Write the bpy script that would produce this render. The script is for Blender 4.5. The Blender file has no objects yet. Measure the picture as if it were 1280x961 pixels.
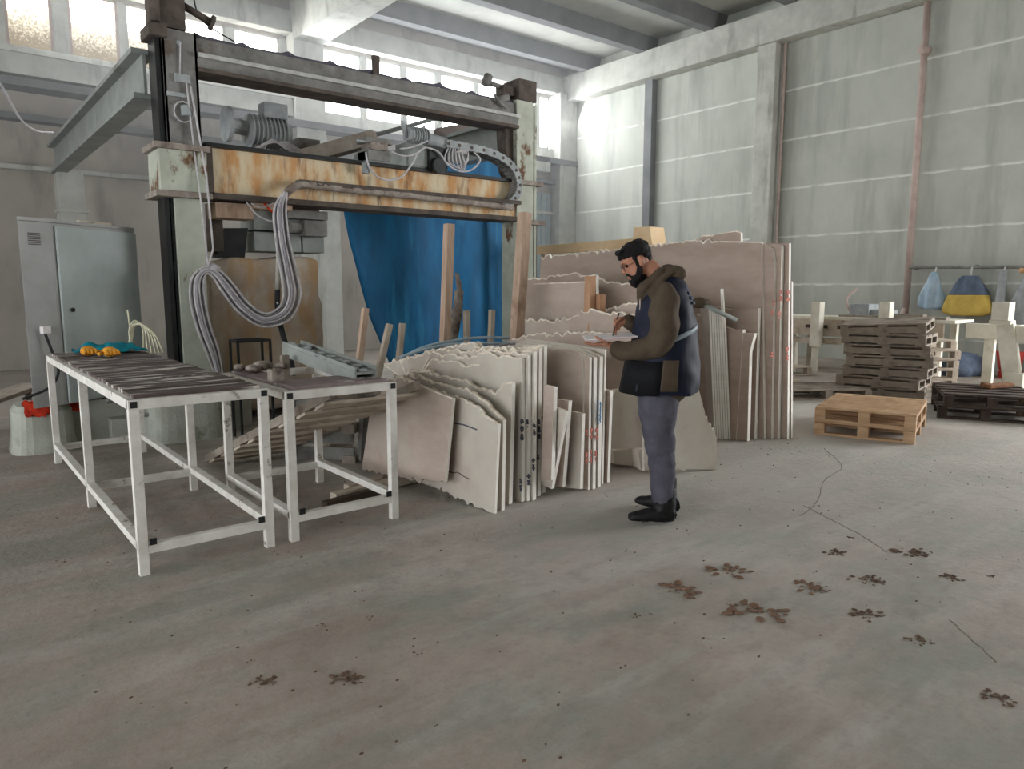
import bpy, bmesh, math, random
from math import sin, cos, pi, radians, atan, hypot
from mathutils import Vector, Matrix, noise
from mathutils.geometry import tessellate_polygon
random.seed(7)
SC = bpy.context.scene
COL = SC.collection
V = Vector

# ------------------------------------------------------------------ camera
CF, HY, CX, CY, EYE, AZ = 900.0, 360.0, 640.0, 480.5, 1.5, radians(39)
PITCH = atan((CY - HY) / CF)
fh = V((sin(AZ), cos(AZ), 0)); RT = V((cos(AZ), -sin(AZ), 0)); ZZ = V((0, 0, 1))
FW = fh * cos(PITCH) - ZZ * sin(PITCH); UP = fh * sin(PITCH) + ZZ * cos(PITCH)
EY = V((0, 0, EYE))
cam = bpy.data.cameras.new('camera'); co = bpy.data.objects.new('camera', cam); COL.objects.link(co)
cam.sensor_width = 36; cam.lens = CF / 1280 * 36; cam.clip_end = 200
co.matrix_world = Matrix.Translation(EY) @ Matrix((RT, UP, -FW)).transposed().to_4x4()
SC.camera = co

# ------------------------------------------------------------------ light
w = bpy.data.worlds.new('sky'); SC.world = w; w.use_nodes = True
bg = w.node_tree.nodes['Background']
bg.inputs[0].default_value = (0.93, 0.97, 1.0, 1); bg.inputs[1].default_value = 3.2
SC.view_settings.view_transform = 'Standard'; SC.view_settings.look = 'None'
SC.view_settings.gamma = 1; SC.view_settings.use_curve_mapping = False
SC.view_settings.exposure = 0.85
WINDOW_GLOW = 9.0
def area(name, loc, rot, sx, sy, power, color):
    L = bpy.data.lights.new(name, 'AREA'); L.shape = 'RECTANGLE'; L.size = sx; L.size_y = sy; L.energy = power; L.color = color
    o = bpy.data.objects.new(name, L); COL.objects.link(o); o.location = loc; o.rotation_euler = rot
    return o
# daylight entering under the roof through the strip windows of the far wall
area('window_daylight', (8.4, 15.5, 6.3), (radians(-62), 0, 0), 13.0, 1.0, 330, (0.95, 0.98, 1.0))
# the big loading gate in the right wall, just past the right edge of the view
area('gate_daylight', (14.85, -1.2, 2.5), (0, radians(90), radians(-38)), 4.6, 5.0, 460, (0.98, 0.99, 1.0))

# ------------------------------------------------------------------ pixel measuring: rays of the photograph cut with real planes
def ray(x, y): return FW * CF + RT * (x - CX) - UP * (y - CY)
def gz(x, y, z=0.0):
    d = ray(x, y); return EY + d * ((z - EYE) / d.z)
def onX(x, y, X):
    d = ray(x, y); return EY + d * (X / d.x)
def onY(x, y, Y):
    d = ray(x, y); return EY + d * (Y / d.y)

# ------------------------------------------------------------------ materials
def lin(c): return tuple(((v / 255) / 12.92 if v <= 10.3 else ((v / 255 + 0.055) / 1.055) ** 2.4) for v in c)
MATS = {}
def M(name, c1, c2=None, scale=6, rough=0.85, metal=0.0, bump=0.25, stretch=(1, 1, 1), detail=6, contrast=(0.35, 0.65), c3=None, s3=2.0, r3=(0.6, 0.7), st3=(1, 1, 1), bscale=40):
    if name in MATS: return MATS[name]
    m = bpy.data.materials.new(name); m.use_nodes = True; nt = m.node_tree; N = nt.nodes; L = nt.links
    b = N['Principled BSDF']; b.inputs['Roughness'].default_value = rough; b.inputs['Metallic'].default_value = metal
    b.inputs['Specular IOR Level'].default_value = 0.25
    c2 = c2 or tuple(v * 0.86 for v in c1)
    tc = N.new('ShaderNodeTexCoord')
    def noisy(sc, st, lo, hi, det):
        mp = N.new('ShaderNodeMapping'); mp.inputs['Scale'].default_value = st; L.new(tc.outputs['Object'], mp.inputs[0])
        n = N.new('ShaderNodeTexNoise'); n.inputs['Scale'].default_value = sc; n.inputs['Detail'].default_value = det; n.inputs['Roughness'].default_value = 0.62
        L.new(mp.outputs[0], n.inputs['Vector'])
        r = N.new('ShaderNodeMapRange'); r.inputs[1].default_value = lo; r.inputs[2].default_value = hi; L.new(n.outputs[0], r.inputs[0])
        return r.outputs[0]
    def mix(f, a, bb):
        x = N.new('ShaderNodeMix'); x.data_type = 'RGBA'; L.new(f, x.inputs[0])
        for i, s in ((6, a), (7, bb)):
            if isinstance(s, tuple): x.inputs[i].default_value = (*lin(s), 1)
            else: L.new(s, x.inputs[i])
        return x.outputs[2]
    c = mix(noisy(scale, stretch, contrast[0], contrast[1], detail), c1, c2)
    if c3: c = mix(noisy(s3, st3, r3[0], r3[1], 8), c, c3)
    L.new(c, b.inputs['Base Color'])
    if bump:
        n = N.new('ShaderNodeTexNoise'); n.inputs['Scale'].default_value = bscale; n.inputs['Detail'].default_value = 5
        L.new(tc.outputs['Object'], n.inputs['Vector'])
        bu = N.new('ShaderNodeBump'); bu.inputs['Strength'].default_value = bump; bu.inputs['Distance'].default_value = 0.01
        L.new(n.outputs[0], bu.inputs['Height']); L.new(bu.outputs[0], b.inputs['Normal'])
    MATS[name] = m
    return m

def floor_material():
    m = M('concrete_floor', (184, 172, 162), (154, 141, 131), scale=1.1, bump=0.0, contrast=(0.36, 0.64), detail=10)
    nt = m.node_tree; N = nt.nodes; L = nt.links; b = N['Principled BSDF']
    base = b.inputs['Base Color'].links[0].from_socket
    tc = N.new('ShaderNodeTexCoord')
    def nz(scale, st, lo, hi, det=8, rot=0.0, rough=0.65):
        mp = N.new('ShaderNodeMapping'); mp.inputs['Scale'].default_value = st; mp.inputs['Rotation'].default_value = (0, 0, rot); L.new(tc.outputs['Object'], mp.inputs[0])
        n = N.new('ShaderNodeTexNoise'); n.inputs['Scale'].default_value = scale; n.inputs['Detail'].default_value = det; n.inputs['Roughness'].default_value = rough
        L.new(mp.outputs[0], n.inputs['Vector'])
        r = N.new('ShaderNodeMapRange'); r.inputs[1].default_value = lo; r.inputs[2].default_value = hi; L.new(n.outputs[0], r.inputs[0]); return r.outputs[0]
    def mx(f, a, col, k=1.0):
        x = N.new('ShaderNodeMix'); x.data_type = 'RGBA'
        if k != 1.0:
            q = N.new('ShaderNodeMath'); q.operation = 'MULTIPLY'; q.inputs[1].default_value = k; L.new(f, q.inputs[0]); f = q.outputs[0]
        L.new(f, x.inputs[0]); L.new(a, x.inputs[6]); x.inputs[7].default_value = (*lin(col), 1); return x.outputs[2]
    c = mx(nz(1.3, (0.7, 1.5, 1), 0.47, 0.6, 10, rot=0.5), base, (138, 145, 134), 0.8)
    c = mx(nz(1.9, (0.7, 1.5, 1), 0.52, 0.66, 10, rot=0.4), c, (168, 150, 140), 0.7)          # greenish bare concrete
    c = mx(nz(1.2, (0.35, 2.2, 1), 0.5, 0.66, 9, rot=0.25), c, (186, 182, 174), 0.8)   # pale dust dragged in tracks
    c = mx(nz(6, (1, 1.6, 1), 0.5, 0.8, 10), c, (118, 107, 97), 0.6)             # ground-in dirt
    c = mx(nz(2.4, (1, 1, 1), 0.54, 0.75, 10), c, (118, 117, 107), 0.6)               # damp patches
    c = mx(nz(26, (1, 1, 1), 0.5, 0.8, 8, rough=0.8), c, (104, 94, 84), 0.55)
    c = mx(nz(80, (1, 1, 1), 0.68, 0.74, 3), c, (84, 74, 66), 0.8)                # grit
    c = mx(nz(90, (1, 1, 1), 0.66, 0.76, 3), c, (205, 201, 194), 0.7)             # stone crumbs
    # pale stone dust by distance from the slabs, painting in the brighter mid-floor light
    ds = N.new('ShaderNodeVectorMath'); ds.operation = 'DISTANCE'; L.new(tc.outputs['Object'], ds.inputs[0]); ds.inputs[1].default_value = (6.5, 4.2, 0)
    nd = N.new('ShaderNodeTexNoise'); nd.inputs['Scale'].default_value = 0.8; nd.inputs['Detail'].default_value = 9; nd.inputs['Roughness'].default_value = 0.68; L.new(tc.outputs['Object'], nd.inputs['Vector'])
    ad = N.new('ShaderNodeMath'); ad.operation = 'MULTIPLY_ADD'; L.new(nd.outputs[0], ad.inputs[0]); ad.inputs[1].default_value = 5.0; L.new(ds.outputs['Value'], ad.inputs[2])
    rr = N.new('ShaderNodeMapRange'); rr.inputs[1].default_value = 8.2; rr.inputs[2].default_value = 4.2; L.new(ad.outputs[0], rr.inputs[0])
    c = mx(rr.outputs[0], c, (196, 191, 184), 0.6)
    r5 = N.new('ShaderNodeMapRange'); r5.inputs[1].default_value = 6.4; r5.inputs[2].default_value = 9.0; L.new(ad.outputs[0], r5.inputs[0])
    c = mx(r5.outputs[0], c, (128, 117, 107), 0.5)  # floor away from there painted darker, putting the dim foreground into the colour
    L.new(c, b.inputs['Base Color']); b.inputs['Roughness'].default_value = 0.8
    n = N.new('ShaderNodeTexNoise'); n.inputs['Scale'].default_value = 14; n.inputs['Detail'].default_value = 10; n.inputs['Roughness'].default_value = 0.7
    L.new(tc.outputs['Object'], n.inputs['Vector'])
    bu = N.new('ShaderNodeBump'); bu.inputs['Strength'].default_value = 0.55; bu.inputs['Distance'].default_value = 0.02
    L.new(n.outputs[0], bu.inputs['Height']); L.new(bu.outputs[0], b.inputs['Normal'])
    return m

def wall_material():
    """precast panels 1.03 m high: pale mortar seams, damp streaks under them"""
    m = M('precast_wall', (188, 190, 181), (172, 174, 165), scale=0.8, bump=0.12, contrast=(0.35, 0.68), detail=8, c3=(150, 152, 145), s3=1.3, r3=(0.48, 0.74), st3=(1.6, 1.6, 0.22))
    nt = m.node_tree; N = nt.nodes; L = nt.links; b = N['Principled BSDF']
    base = b.inputs['Base Color'].links[0].from_socket
    tc = N.new('ShaderNodeTexCoord'); sp = N.new('ShaderNodeSeparateXYZ'); L.new(tc.outputs['Object'], sp.inputs[0])
    nn = N.new('ShaderNodeTexNoise'); nn.inputs['Scale'].default_value = 3.0; nn.inputs['Detail'].default_value = 6; L.new(tc.outputs['Object'], nn.inputs['Vector'])
    def mt(op, a, bb, c=None):
        q = N.new('ShaderNodeMath'); q.operation = op
        for i, s in enumerate((a, bb)):
            if isinstance(s, (int, float)): q.inputs[i].default_value = s
            else: L.new(s, q.inputs[i])
        return q.outputs[0]
    z = mt('ADD', sp.outputs[2], mt('MULTIPLY', mt('SUBTRACT', nn.outputs[0], 0.5), 0.05))
    fr = mt('FRACT', mt('DIVIDE', mt('ADD', z, 0.53), 1.045), 0)
    r = N.new('ShaderNodeMapRange'); r.inputs[1].default_value = 0.055; r.inputs[2].default_value = 0.02; L.new(fr, r.inputs[0])
    r2 = N.new('ShaderNodeMapRange'); r2.inputs[1].default_value = 0.3; r2.inputs[2].default_value = 0.5; L.new(nn.outputs[0], r2.inputs[0])
    f = mt('MULTIPLY', mt('MULTIPLY', r.outputs[0], r2.outputs[0]), 0.75)
    x = N.new('ShaderNodeMix'); x.data_type = 'RGBA'; L.new(f, x.inputs[0]); L.new(base, x.inputs[6]); x.inputs[7].default_value = (*lin((226, 227, 220)), 1)
    L.new(x.outputs[2], b.inputs['Base Color'])
    return m

def emit(name, col, s):
    m = bpy.data.materials.new(name); m.use_nodes = True; nt = m.node_tree; N = nt.nodes; L = nt.links
    N.remove(N['Principled BSDF']); e = N.new('ShaderNodeEmission'); e.inputs[1].default_value = s
    tc = N.new('ShaderNodeTexCoord'); n = N.new('ShaderNodeTexNoise'); n.inputs['Scale'].default_value = 22; n.inputs['Detail'].default_value = 3; n.inputs['Roughness'].default_value = 0.8; L.new(tc.outputs['Object'], n.inputs['Vector'])
    sp = N.new('ShaderNodeSeparateXYZ'); L.new(tc.outputs['Object'], sp.inputs[0])
    return m, nt, e, n, sp

def window_material(name, strength, dirty):
    m, nt, e, n, sp = emit(name, None, strength); N = nt.nodes; L = nt.links
    if dirty:
        # grimy lower glass: lichen and dirt let through a warm speckled light
        q = N.new('ShaderNodeMath'); q.operation = 'MULTIPLY_ADD'; q.inputs[1].default_value = 1.5; L.new(n.outputs[0], q.inputs[0]); L.new(sp.outputs[2], q.inputs[2])
        r = N.new('ShaderNodeValToRGB'); r.color_ramp.elements[0].position = 0.30; r.color_ramp.elements[0].color = (0.022, 0.018, 0.012, 1)
        r.color_ramp.elements[1].position = 0.95; r.color_ramp.elements[1].color = (1, 1, 0.97, 1)
        k = r.color_ramp.elements.new(0.58); k.color = (0.085, 0.076, 0.058, 1)
        mp = N.new('ShaderNodeMapRange'); mp.inputs[1].default_value = 0.45; mp.inputs[2].default_value = 2.0; L.new(q.outputs[0], mp.inputs[0]); L.new(mp.outputs[0], r.inputs[0])
        L.new(r.outputs[0], e.inputs[0])
    else:
        e.inputs[0].default_value = (0.93, 0.97, 1.0, 1)
    L.new(e.outputs[0], N['Material Output'].inputs[0])
    return m

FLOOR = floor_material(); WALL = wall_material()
CONC = M('dusty_concrete', (190, 190, 182), (168, 168, 160), 2.5, bump=0.2, c3=(142, 142, 134), s3=1.5, r3=(0.55, 0.72), st3=(2, 2, 0.4))
BACKW = M('far_wall_plaster', (178, 170, 158), (160, 152, 142), 1.0, bump=0.15, c3=(134, 128, 118), s3=1.0, r3=(0.52, 0.7), st3=(1.5, 1.5, 0.5))
CEIL = M('ceiling_panel', (176, 176, 169), (158, 158, 152), 1.2, bump=0.1)
RIB = M('ceiling_rib', (120, 121, 121), (104, 105, 106), 2.0, bump=0.1)
GREYSTEEL = M('grey_dusty_steel', (136, 134, 130), (106, 104, 100), 5, rough=0.7, metal=0.0, bump=0.3, c3=(92, 80, 72), s3=3, r3=(0.55, 0.68))
BEAMGREY = M('grey_painted_beam', (150, 154, 150), (132, 136, 132), 3, rough=0.7, bump=0.15, c3=(112, 108, 100), s3=2, r3=(0.58, 0.75))
GREEN = M('pale_green_paint', (184, 188, 174), (166, 168, 154), 5, rough=0.65, bump=0.25, c3=(104, 76, 52), s3=2.2, r3=(0.6, 0.66), st3=(1.3, 1.3, 0.8))
CREAM = M('rusty_cream_paint', (206, 190, 160), (190, 142, 92), 1.6, rough=0.7, bump=0.3, stretch=(4, 4, 1.2), contrast=(0.42, 0.62), c3=(104, 74, 58), s3=2.6, r3=(0.54, 0.74), st3=(4, 4, 0.9))
RUST = M('dark_rust', (98, 88, 80), (72, 64, 60), 6, rough=0.85, bump=0.5, c3=(112, 90, 76), s3=4, r3=(0.6, 0.75))
DARK = M('black_grease', (40, 42, 42), (28, 28, 29), 6, rough=0.5, bump=0.2)
CRUST = M('slurry_crust', (158, 150, 140), (120, 106, 98), 9, bump=0.9, bscale=25, c3=(88, 74, 68), s3=5, r3=(0.55, 0.65))
CABLE = M('dusty_white_cable', (200, 196, 196), (172, 166, 170), 12, rough=0.6, bump=0.15)
CABLE2 = M('dusty_grey_cable', (156, 152, 160), (138, 134, 140), 12, rough=0.6, bump=0.15)
CABINET = M('grey_green_cabinet_paint', (180, 188, 186), (162, 170, 168), 2.5, rough=0.55, bump=0.08, c3=(168, 176, 170), s3=2, r3=(0.58, 0.8))
CABSIDE = M('dusty_cabinet_side', (172, 172, 170), (156, 155, 152), 2.5, rough=0.6, bump=0.08)
WHITEP = M('chipped_white_paint', (222, 218, 212), (200, 194, 186), 7, rough=0.6, bump=0.15, c3=(120, 104, 90), s3=9, r3=(0.62, 0.7))
TOPDIRT = M('dirty_table_top', (96, 82, 78), (70, 60, 57), 5, rough=0.8, bump=0.6, stretch=(1, 6, 1), c3=(206, 198, 190), s3=3, r3=(0.54, 0.6), st3=(0.7, 6, 1))
TOPGREY = M('purple_grey_top', (136, 122, 120), (104, 92, 92), 5, rough=0.8, bump=0.5, c3=(172, 168, 160), s3=6, r3=(0.6, 0.66))
SLABF = M('limestone_face', (186, 170, 158), (170, 153, 142), 2.2, rough=0.9, bump=0.15, stretch=(1, 1, 2.5), c3=(184, 178, 164), s3=1.3, r3=(0.52, 0.72))
SLABG = M('pale_limestone_face', (198, 190, 178), (182, 171, 160), 2.2, rough=0.9, bump=0.15, c3=(164, 148, 136), s3=1.4, r3=(0.5, 0.66))
SLABB = M('brown_limestone_face', (178, 160, 148), (162, 143, 130), 2.0, rough=0.9, bump=0.15, stretch=(1, 1, 3), c3=(172, 158, 144), s3=1.2, r3=(0.54, 0.76))
SLABE = M('sawn_edge', (244, 240, 232), (228, 222, 212), 9, rough=0.9, bump=0.3)
SLABT = M('broken_edge', (238, 230, 216), (206, 190, 172), 14, rough=0.9, bump=0.9, bscale=30)
BLUE = M('blue_tarp', (26, 112, 164), (24, 88, 128), 1.2, rough=0.6, bump=0.05, stretch=(3, 3, 0.8), c3=(54, 146, 196), s3=1.0, r3=(0.55, 0.7), st3=(3, 3, 0.4))
GREYT = M('dusty_grey_tarp', (134, 124, 118), (110, 100, 96), 2.0, rough=0.9, bump=0.2, c3=(92, 80, 76), s3=2, r3=(0.55, 0.7))
WOODN = M('fresh_wood', (196, 164, 132), (174, 140, 108), 4, rough=0.75, bump=0.25, stretch=(1, 1, 6), c3=(150, 112, 80), s3=3, r3=(0.6, 0.75))
WOODP = M('pale_dusty_wood', (196, 184, 168), (172, 156, 140), 5, rough=0.85, bump=0.3, c3=(138, 118, 100), s3=5, r3=(0.6, 0.72))
WOODG = M('weathered_wood', (158, 148, 136), (128, 117, 106), 5, rough=0.9, bump=0.4, c3=(98, 84, 74), s3=4, r3=(0.58, 0.7))
WOODB = M('dark_wet_wood', (84, 70, 62), (62, 52, 48), 5, rough=0.8, bump=0.4, c3=(120, 98, 78), s3=4, r3=(0.6, 0.72))
WOODPK = M('pinkish_wood', (190, 166, 146), (170, 142, 122), 5, rough=0.85, bump=0.3, stretch=(4, 4, 0.6), c3=(150, 122, 104), s3=4, r3=(0.58, 0.7))
WOODW = M('white_painted_wood', (226, 222, 208), (206, 200, 184), 4, rough=0.75, bump=0.2, c3=(188, 170, 146), s3=3, r3=(0.6, 0.72))
PINKP = M('pinkish_primer', (192, 172, 164), (172, 152, 144), 4, rough=0.7, bump=0.2)
STONE = M('stained_block', (186, 172, 156), (158, 144, 132), 3, bump=0.5, rough=0.95, c3=(172, 142, 108), s3=1.6, r3=(0.52, 0.66), st3=(2, 2, 0.7))
PLINTH = M('mossy_plinth', (168, 170, 160), (148, 148, 138), 3, bump=0.5, c3=(104, 112, 86), s3=2.2, r3=(0.54, 0.66))
DIRT = M('dry_mud', (110, 88, 70), (84, 66, 54), 30, bump=1.0)
DIRTR = M('reddish_mud', (128, 98, 78), (104, 82, 68), 30, bump=1.0)
SKIN = M('skin', (178, 128, 104), (164, 112, 90), 20, rough=0.55, bump=0.03)
HAIR = M('black_hair', (26, 22, 22), (16, 14, 14), 60, rough=0.7, bump=0.8, bscale=180)
OLIVE = M('olive_jacket', (82, 70, 57), (68, 57, 46), 9, rough=0.9, bump=0.25, bscale=12)
NAVY = M('navy_vest_cloth', (20, 25, 46), (12, 16, 32), 6, rough=0.65, bump=0.2, bscale=10)
VBLACK = M('black_cloth', (16, 16, 20), (10, 10, 13), 6, rough=0.8, bump=0.2, bscale=10)
PANTS = M('grey_trousers', (84, 82, 92), (68, 66, 76), 8, rough=0.9, bump=0.3, bscale=14)
BOOT = M('black_boot_leather', (24, 23, 24), (15, 15, 16), 20, rough=0.55, bump=0.3)
REFL = M('reflective_tape', (150, 160, 168), (130, 140, 150), 20, rough=0.5, bump=0.0)
PAPER = M('paper_white', (228, 222, 220), (214, 206, 206), 10, rough=0.7, bump=0)
METALL = M('glasses_metal', (60, 50, 46), None, 20, rough=0.4, metal=0.5, bump=0)
TEAL = M('teal_cloth', (16, 132, 146), (10, 96, 112), 8, rough=0.8, bump=0.4, bscale=15)
ORANGE = M('orange_glove', (226, 160, 52), (200, 130, 40), 10, rough=0.7, bump=0.2)
NAVYG = M('dark_blue_glove_cuff', (34, 36, 62), None, 10, rough=0.8, bump=0.2)
REDC = M('red_cloth', (206, 60, 34), (170, 42, 26), 10, rough=0.8, bump=0.5, bscale=20)
PVC = M('pvc_pipe_white', (206, 202, 190), (184, 180, 170), 8, rough=0.5, bump=0.05)
HOSEB = M('pale_blue_hose', (176, 194, 204), (150, 170, 184), 8, rough=0.5, bump=0.05)
RUBBER = M('black_rubber', (44, 46, 46), None, 8, rough=0.6, bump=0.1)
YEL = M('yellow_sack', (206, 178, 92), (188, 158, 80), 8, rough=0.85, bump=0.5, bscale=12)
SLATE = M('slate_blue_sack', (96, 108, 126), (80, 90, 108), 8, rough=0.85, bump=0.5, bscale=12)
LBLUE = M('light_blue_sack', (178, 192, 204), (146, 172, 192), 6, rough=0.85, bump=0.5, bscale=12)
GREYS = M('grey_sack', (164, 168, 168), (140, 144, 146), 6, rough=0.85, bump=0.5, bscale=12)
PBLACK = M('black_spray_paint', (84, 86, 96), None, 10, bump=0)
PRED = M('red_spray_paint', (206, 128, 116), None, 10, bump=0)
PBLUE = M('blue_spray_paint', (92, 140, 178), None, 10, bump=0)
BRASS = M('ochre_paint', (176, 156, 112), (150, 130, 96), 6, bump=0.2)

# ------------------------------------------------------------------ mesh helpers
class MB:
    def __init__(s): s.v = []; s.f = []; s.m = []
    def add(s, vs, fs, mi=0):
        k = len(s.v); s.v += [tuple(p) for p in vs]; s.f += [tuple(k + i for i in f) for f in fs]; s.m += [mi] * len(fs); return s
    def box(s, x0, x1, y0, y1, z0, z1, mat=None, mi=0):
        vs = [V((x, y, z)) for z in (z0, z1) for y in (y0, y1) for x in (x0, x1)]
        if mat: vs = [mat @ p for p in vs]
        return s.add(vs, [(0, 2, 3, 1), (4, 5, 7, 6), (0, 1, 5, 4), (2, 6, 7, 3), (0, 4, 6, 2), (1, 3, 7, 5)], mi)
    def bar(s, a, b, w, h, up=ZZ, mi=0):
        """rectangular bar from a to b: w across, h along 'up'"""
        a = V(a); b = V(b); d = (b - a).normalized(); x = d.cross(up)
        if x.length < 1e-4: x = d.cross(V((0, 1, 0)))
        x.normalize(); y = x.cross(d).normalized()
        vs = [p + x * (i * w / 2) + y * (j * h / 2) for p in (a, b) for j in (-1, 1) for i in (-1, 1)]
        return s.add(vs, [(0, 2, 3, 1), (4, 5, 7, 6), (0, 1, 5, 4), (2, 6, 7, 3), (0, 4, 6, 2), (1, 3, 7, 5)], mi)
    def tube(s, pts, r, n=10, mi=0, ry=None):
        pts = [V(p) for p in pts]; rs = r if isinstance(r, (list, tuple)) else [r] * len(pts)
        t0 = (pts[1] - pts[0]).normalized(); ref = ZZ if abs(t0.z) < 0.9 else V((0, 1, 0)); x = t0.cross(ref).normalized(); vs = []
        for i, p in enumerate(pts):
            t = (pts[min(i + 1, len(pts) - 1)] - pts[max(i - 1, 0)]).normalized()
            x = (x - t * x.dot(t)).normalized(); y = t.cross(x)
            for k in range(n):
                a = 2 * pi * k / n; vs.append(p + x * (cos(a) * rs[i]) + y * (sin(a) * rs[i] * (ry or 1)))
        fs = [(i * n + k, i * n + (k + 1) % n, (i + 1) * n + (k + 1) % n, (i + 1) * n + k) for i in range(len(pts) - 1) for k in range(n)]
        fs += [tuple(range(n))[::-1], tuple((len(pts) - 1) * n + k for k in range(n))]
        return s.add(vs, fs, mi)
    def loft(s, rings, n=24, mi=0, power=1.0):
        """rings: (centre, vector a, vector b): ellipse centre + a cos + b sin, closed ends"""
        vs = []
        for c, a, b in rings:
            for k in range(n):
                t = 2 * pi * k / n; ct, st = cos(t), sin(t)
                if power != 1.0: ct = math.copysign(abs(ct) ** power, ct); st = math.copysign(abs(st) ** power, st)
                vs.append(V(c) + V(a) * ct + V(b) * st)
        m = len(rings)
        fs = [(i * n + k, i * n + (k + 1) % n, (i + 1) * n + (k + 1) % n, (i + 1) * n + k) for i in range(m - 1) for k in range(n)]
        k0 = len(vs); vs += [V(rings[0][0]), V(rings[-1][0])]
        fs += [(k0, (k + 1) % n, k) for k in range(n)] + [(k0 + 1, (m - 1) * n + k, (m - 1) * n + (k + 1) % n) for k in range(n)]
        return s.add(vs, fs, mi)
    def ball(s, c, r, n=16, mi=0, rot=None):
        c = V(c); r = V(r) if not isinstance(r, (int, float)) else V((r, r, r)); R = rot or Matrix.Identity(3)
        rings = []
        for i in range(1, n // 2):
            a = pi * i / (n // 2); rings.append((c + R @ V((0, 0, -cos(a) * r.z)), R @ V((sin(a) * r.x, 0, 0)), R @ V((0, sin(a) * r.y, 0))))
        rings = [(c + R @ V((0, 0, -r.z)), R @ V((1e-4, 0, 0)), R @ V((0, 1e-4, 0)))] + rings + [(c + R @ V((0, 0, r.z)), R @ V((1e-4, 0, 0)), R @ V((0, 1e-4, 0)))]
        return s.loft(rings, n, mi)
    def prism(s, poly, off, mi=0, side=None):
        """polygon of 3-d points pushed along vector off (solid)"""
        poly = [V(p) for p in poly]; n = len(poly); off = V(off)
        tris = tessellate_polygon([poly])
        s.add(poly + [p + off for p in poly], [], mi); k = len(s.v) - 2 * n
        for t in tris:
            s.f.append((k + t[0], k + t[1], k + t[2])); s.m.append(mi)
            s.f.append((k + n + t[2], k + n + t[1], k + n + t[0])); s.m.append(mi)
        for i in range(n):
            j = (i + 1) % n; s.f.append((k + i, k + j, k + n + j, k + n + i)); s.m.append(side[i] if side else mi)
        return s
    def build(s, name, mats, parent=None, smooth=False, bevel=0.0, loc=None):
        me = bpy.data.meshes.new(name); base = V(loc) if loc is not None else V((0, 0, 0))
        me.from_pydata([tuple(V(p) - base) for p in s.v], [], s.f)
        mats = mats if isinstance(mats, (list, tuple)) else [mats]
        for m in mats: me.materials.append(m)
        for p, mi in zip(me.polygons, s.m): p.material_index = mi; p.use_smooth = smooth
        bm = bmesh.new(); bm.from_mesh(me); bmesh.ops.recalc_face_normals(bm, faces=bm.faces)
        if bevel:
            es = [e for e in bm.edges if len(e.link_faces) == 2 and e.calc_face_angle(0) > 0.6]
            bmesh.ops.bevel(bm, geom=es, offset=bevel, segments=2, affect='EDGES', profile=0.6)
        bm.to_mesh(me); bm.free()
        o = bpy.data.objects.new(name, me); COL.objects.link(o); o.location = base
        if parent is not None:
            o.parent = parent; o.location = base - V(parent.get('_loc', (0, 0, 0))) if loc is not None else -V(parent.get('_loc', (0, 0, 0)))
        return o
def box(*a, **k): return MB().box(*a, **k)
def tag(o, label=None, cat=None, group=None, kind=None):
    if label: o['label'] = label
    if cat: o['category'] = cat
    if group: o['group'] = group
    if kind: o['kind'] = kind
    return o
def thing(name, label, cat, loc=(0, 0, 0), group=None):
    o = bpy.data.objects.new(name, None); COL.objects.link(o); o.location = loc; o['_loc'] = tuple(loc); o.empty_display_size = 0.1
    return tag(o, label, cat, group)
def struct(name, mb, m, **k): return tag(mb.build(name, m, **k), kind='structure')
def copy_tree(o, parent=None):
    c = o.copy(); COL.objects.link(c); c.parent = parent
    for ch in [x for x in bpy.data.objects if x.parent == o]: copy_tree(ch, c)
    return c
def spline(pts, k=8):
    pts = [V(p) for p in pts]; out = []
    for i in range(len(pts) - 1):
        p0 = pts[max(i - 1, 0)]; p1 = pts[i]; p2 = pts[i + 1]; p3 = pts[min(i + 2, len(pts) - 1)]
        for j in range(k):
            t = j / k; out.append(0.5 * ((2 * p1) + (p2 - p0) * t + (2 * p0 - 5 * p1 + 4 * p2 - p3) * t * t + (3 * p1 - p0 - 3 * p2 + p3) * t ** 3))
    return out + [pts[-1]]
def remesh(o, size, smooth_iter=4, sf=0.5):
    md = o.modifiers.new('r', 'REMESH'); md.mode = 'VOXEL'; md.voxel_size = size; md.use_smooth_shade = True
    if smooth_iter:
        s2 = o.modifiers.new('s', 'SMOOTH'); s2.iterations = smooth_iter; s2.factor = sf
    dg = bpy.context.evaluated_depsgraph_get(); dg.update()
    me = bpy.data.meshes.new_from_object(o.evaluated_get(dg)); o.modifiers.clear()
    o.data = me
    for p in me.polygons: p.use_smooth = True
    return o
def disp(o, amp, sc, seed=0.0):
    """real surface relief: cloth folds, broken stone"""
    me = o.data; me.update()
    nn = [v.normal.copy() for v in me.vertices]
    for v, n in zip(me.vertices, nn):
        p = v.co * sc + V((seed, seed * 2, 0)); v.co = v.co + n * (amp * noise.noise(p))
    return o

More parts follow.
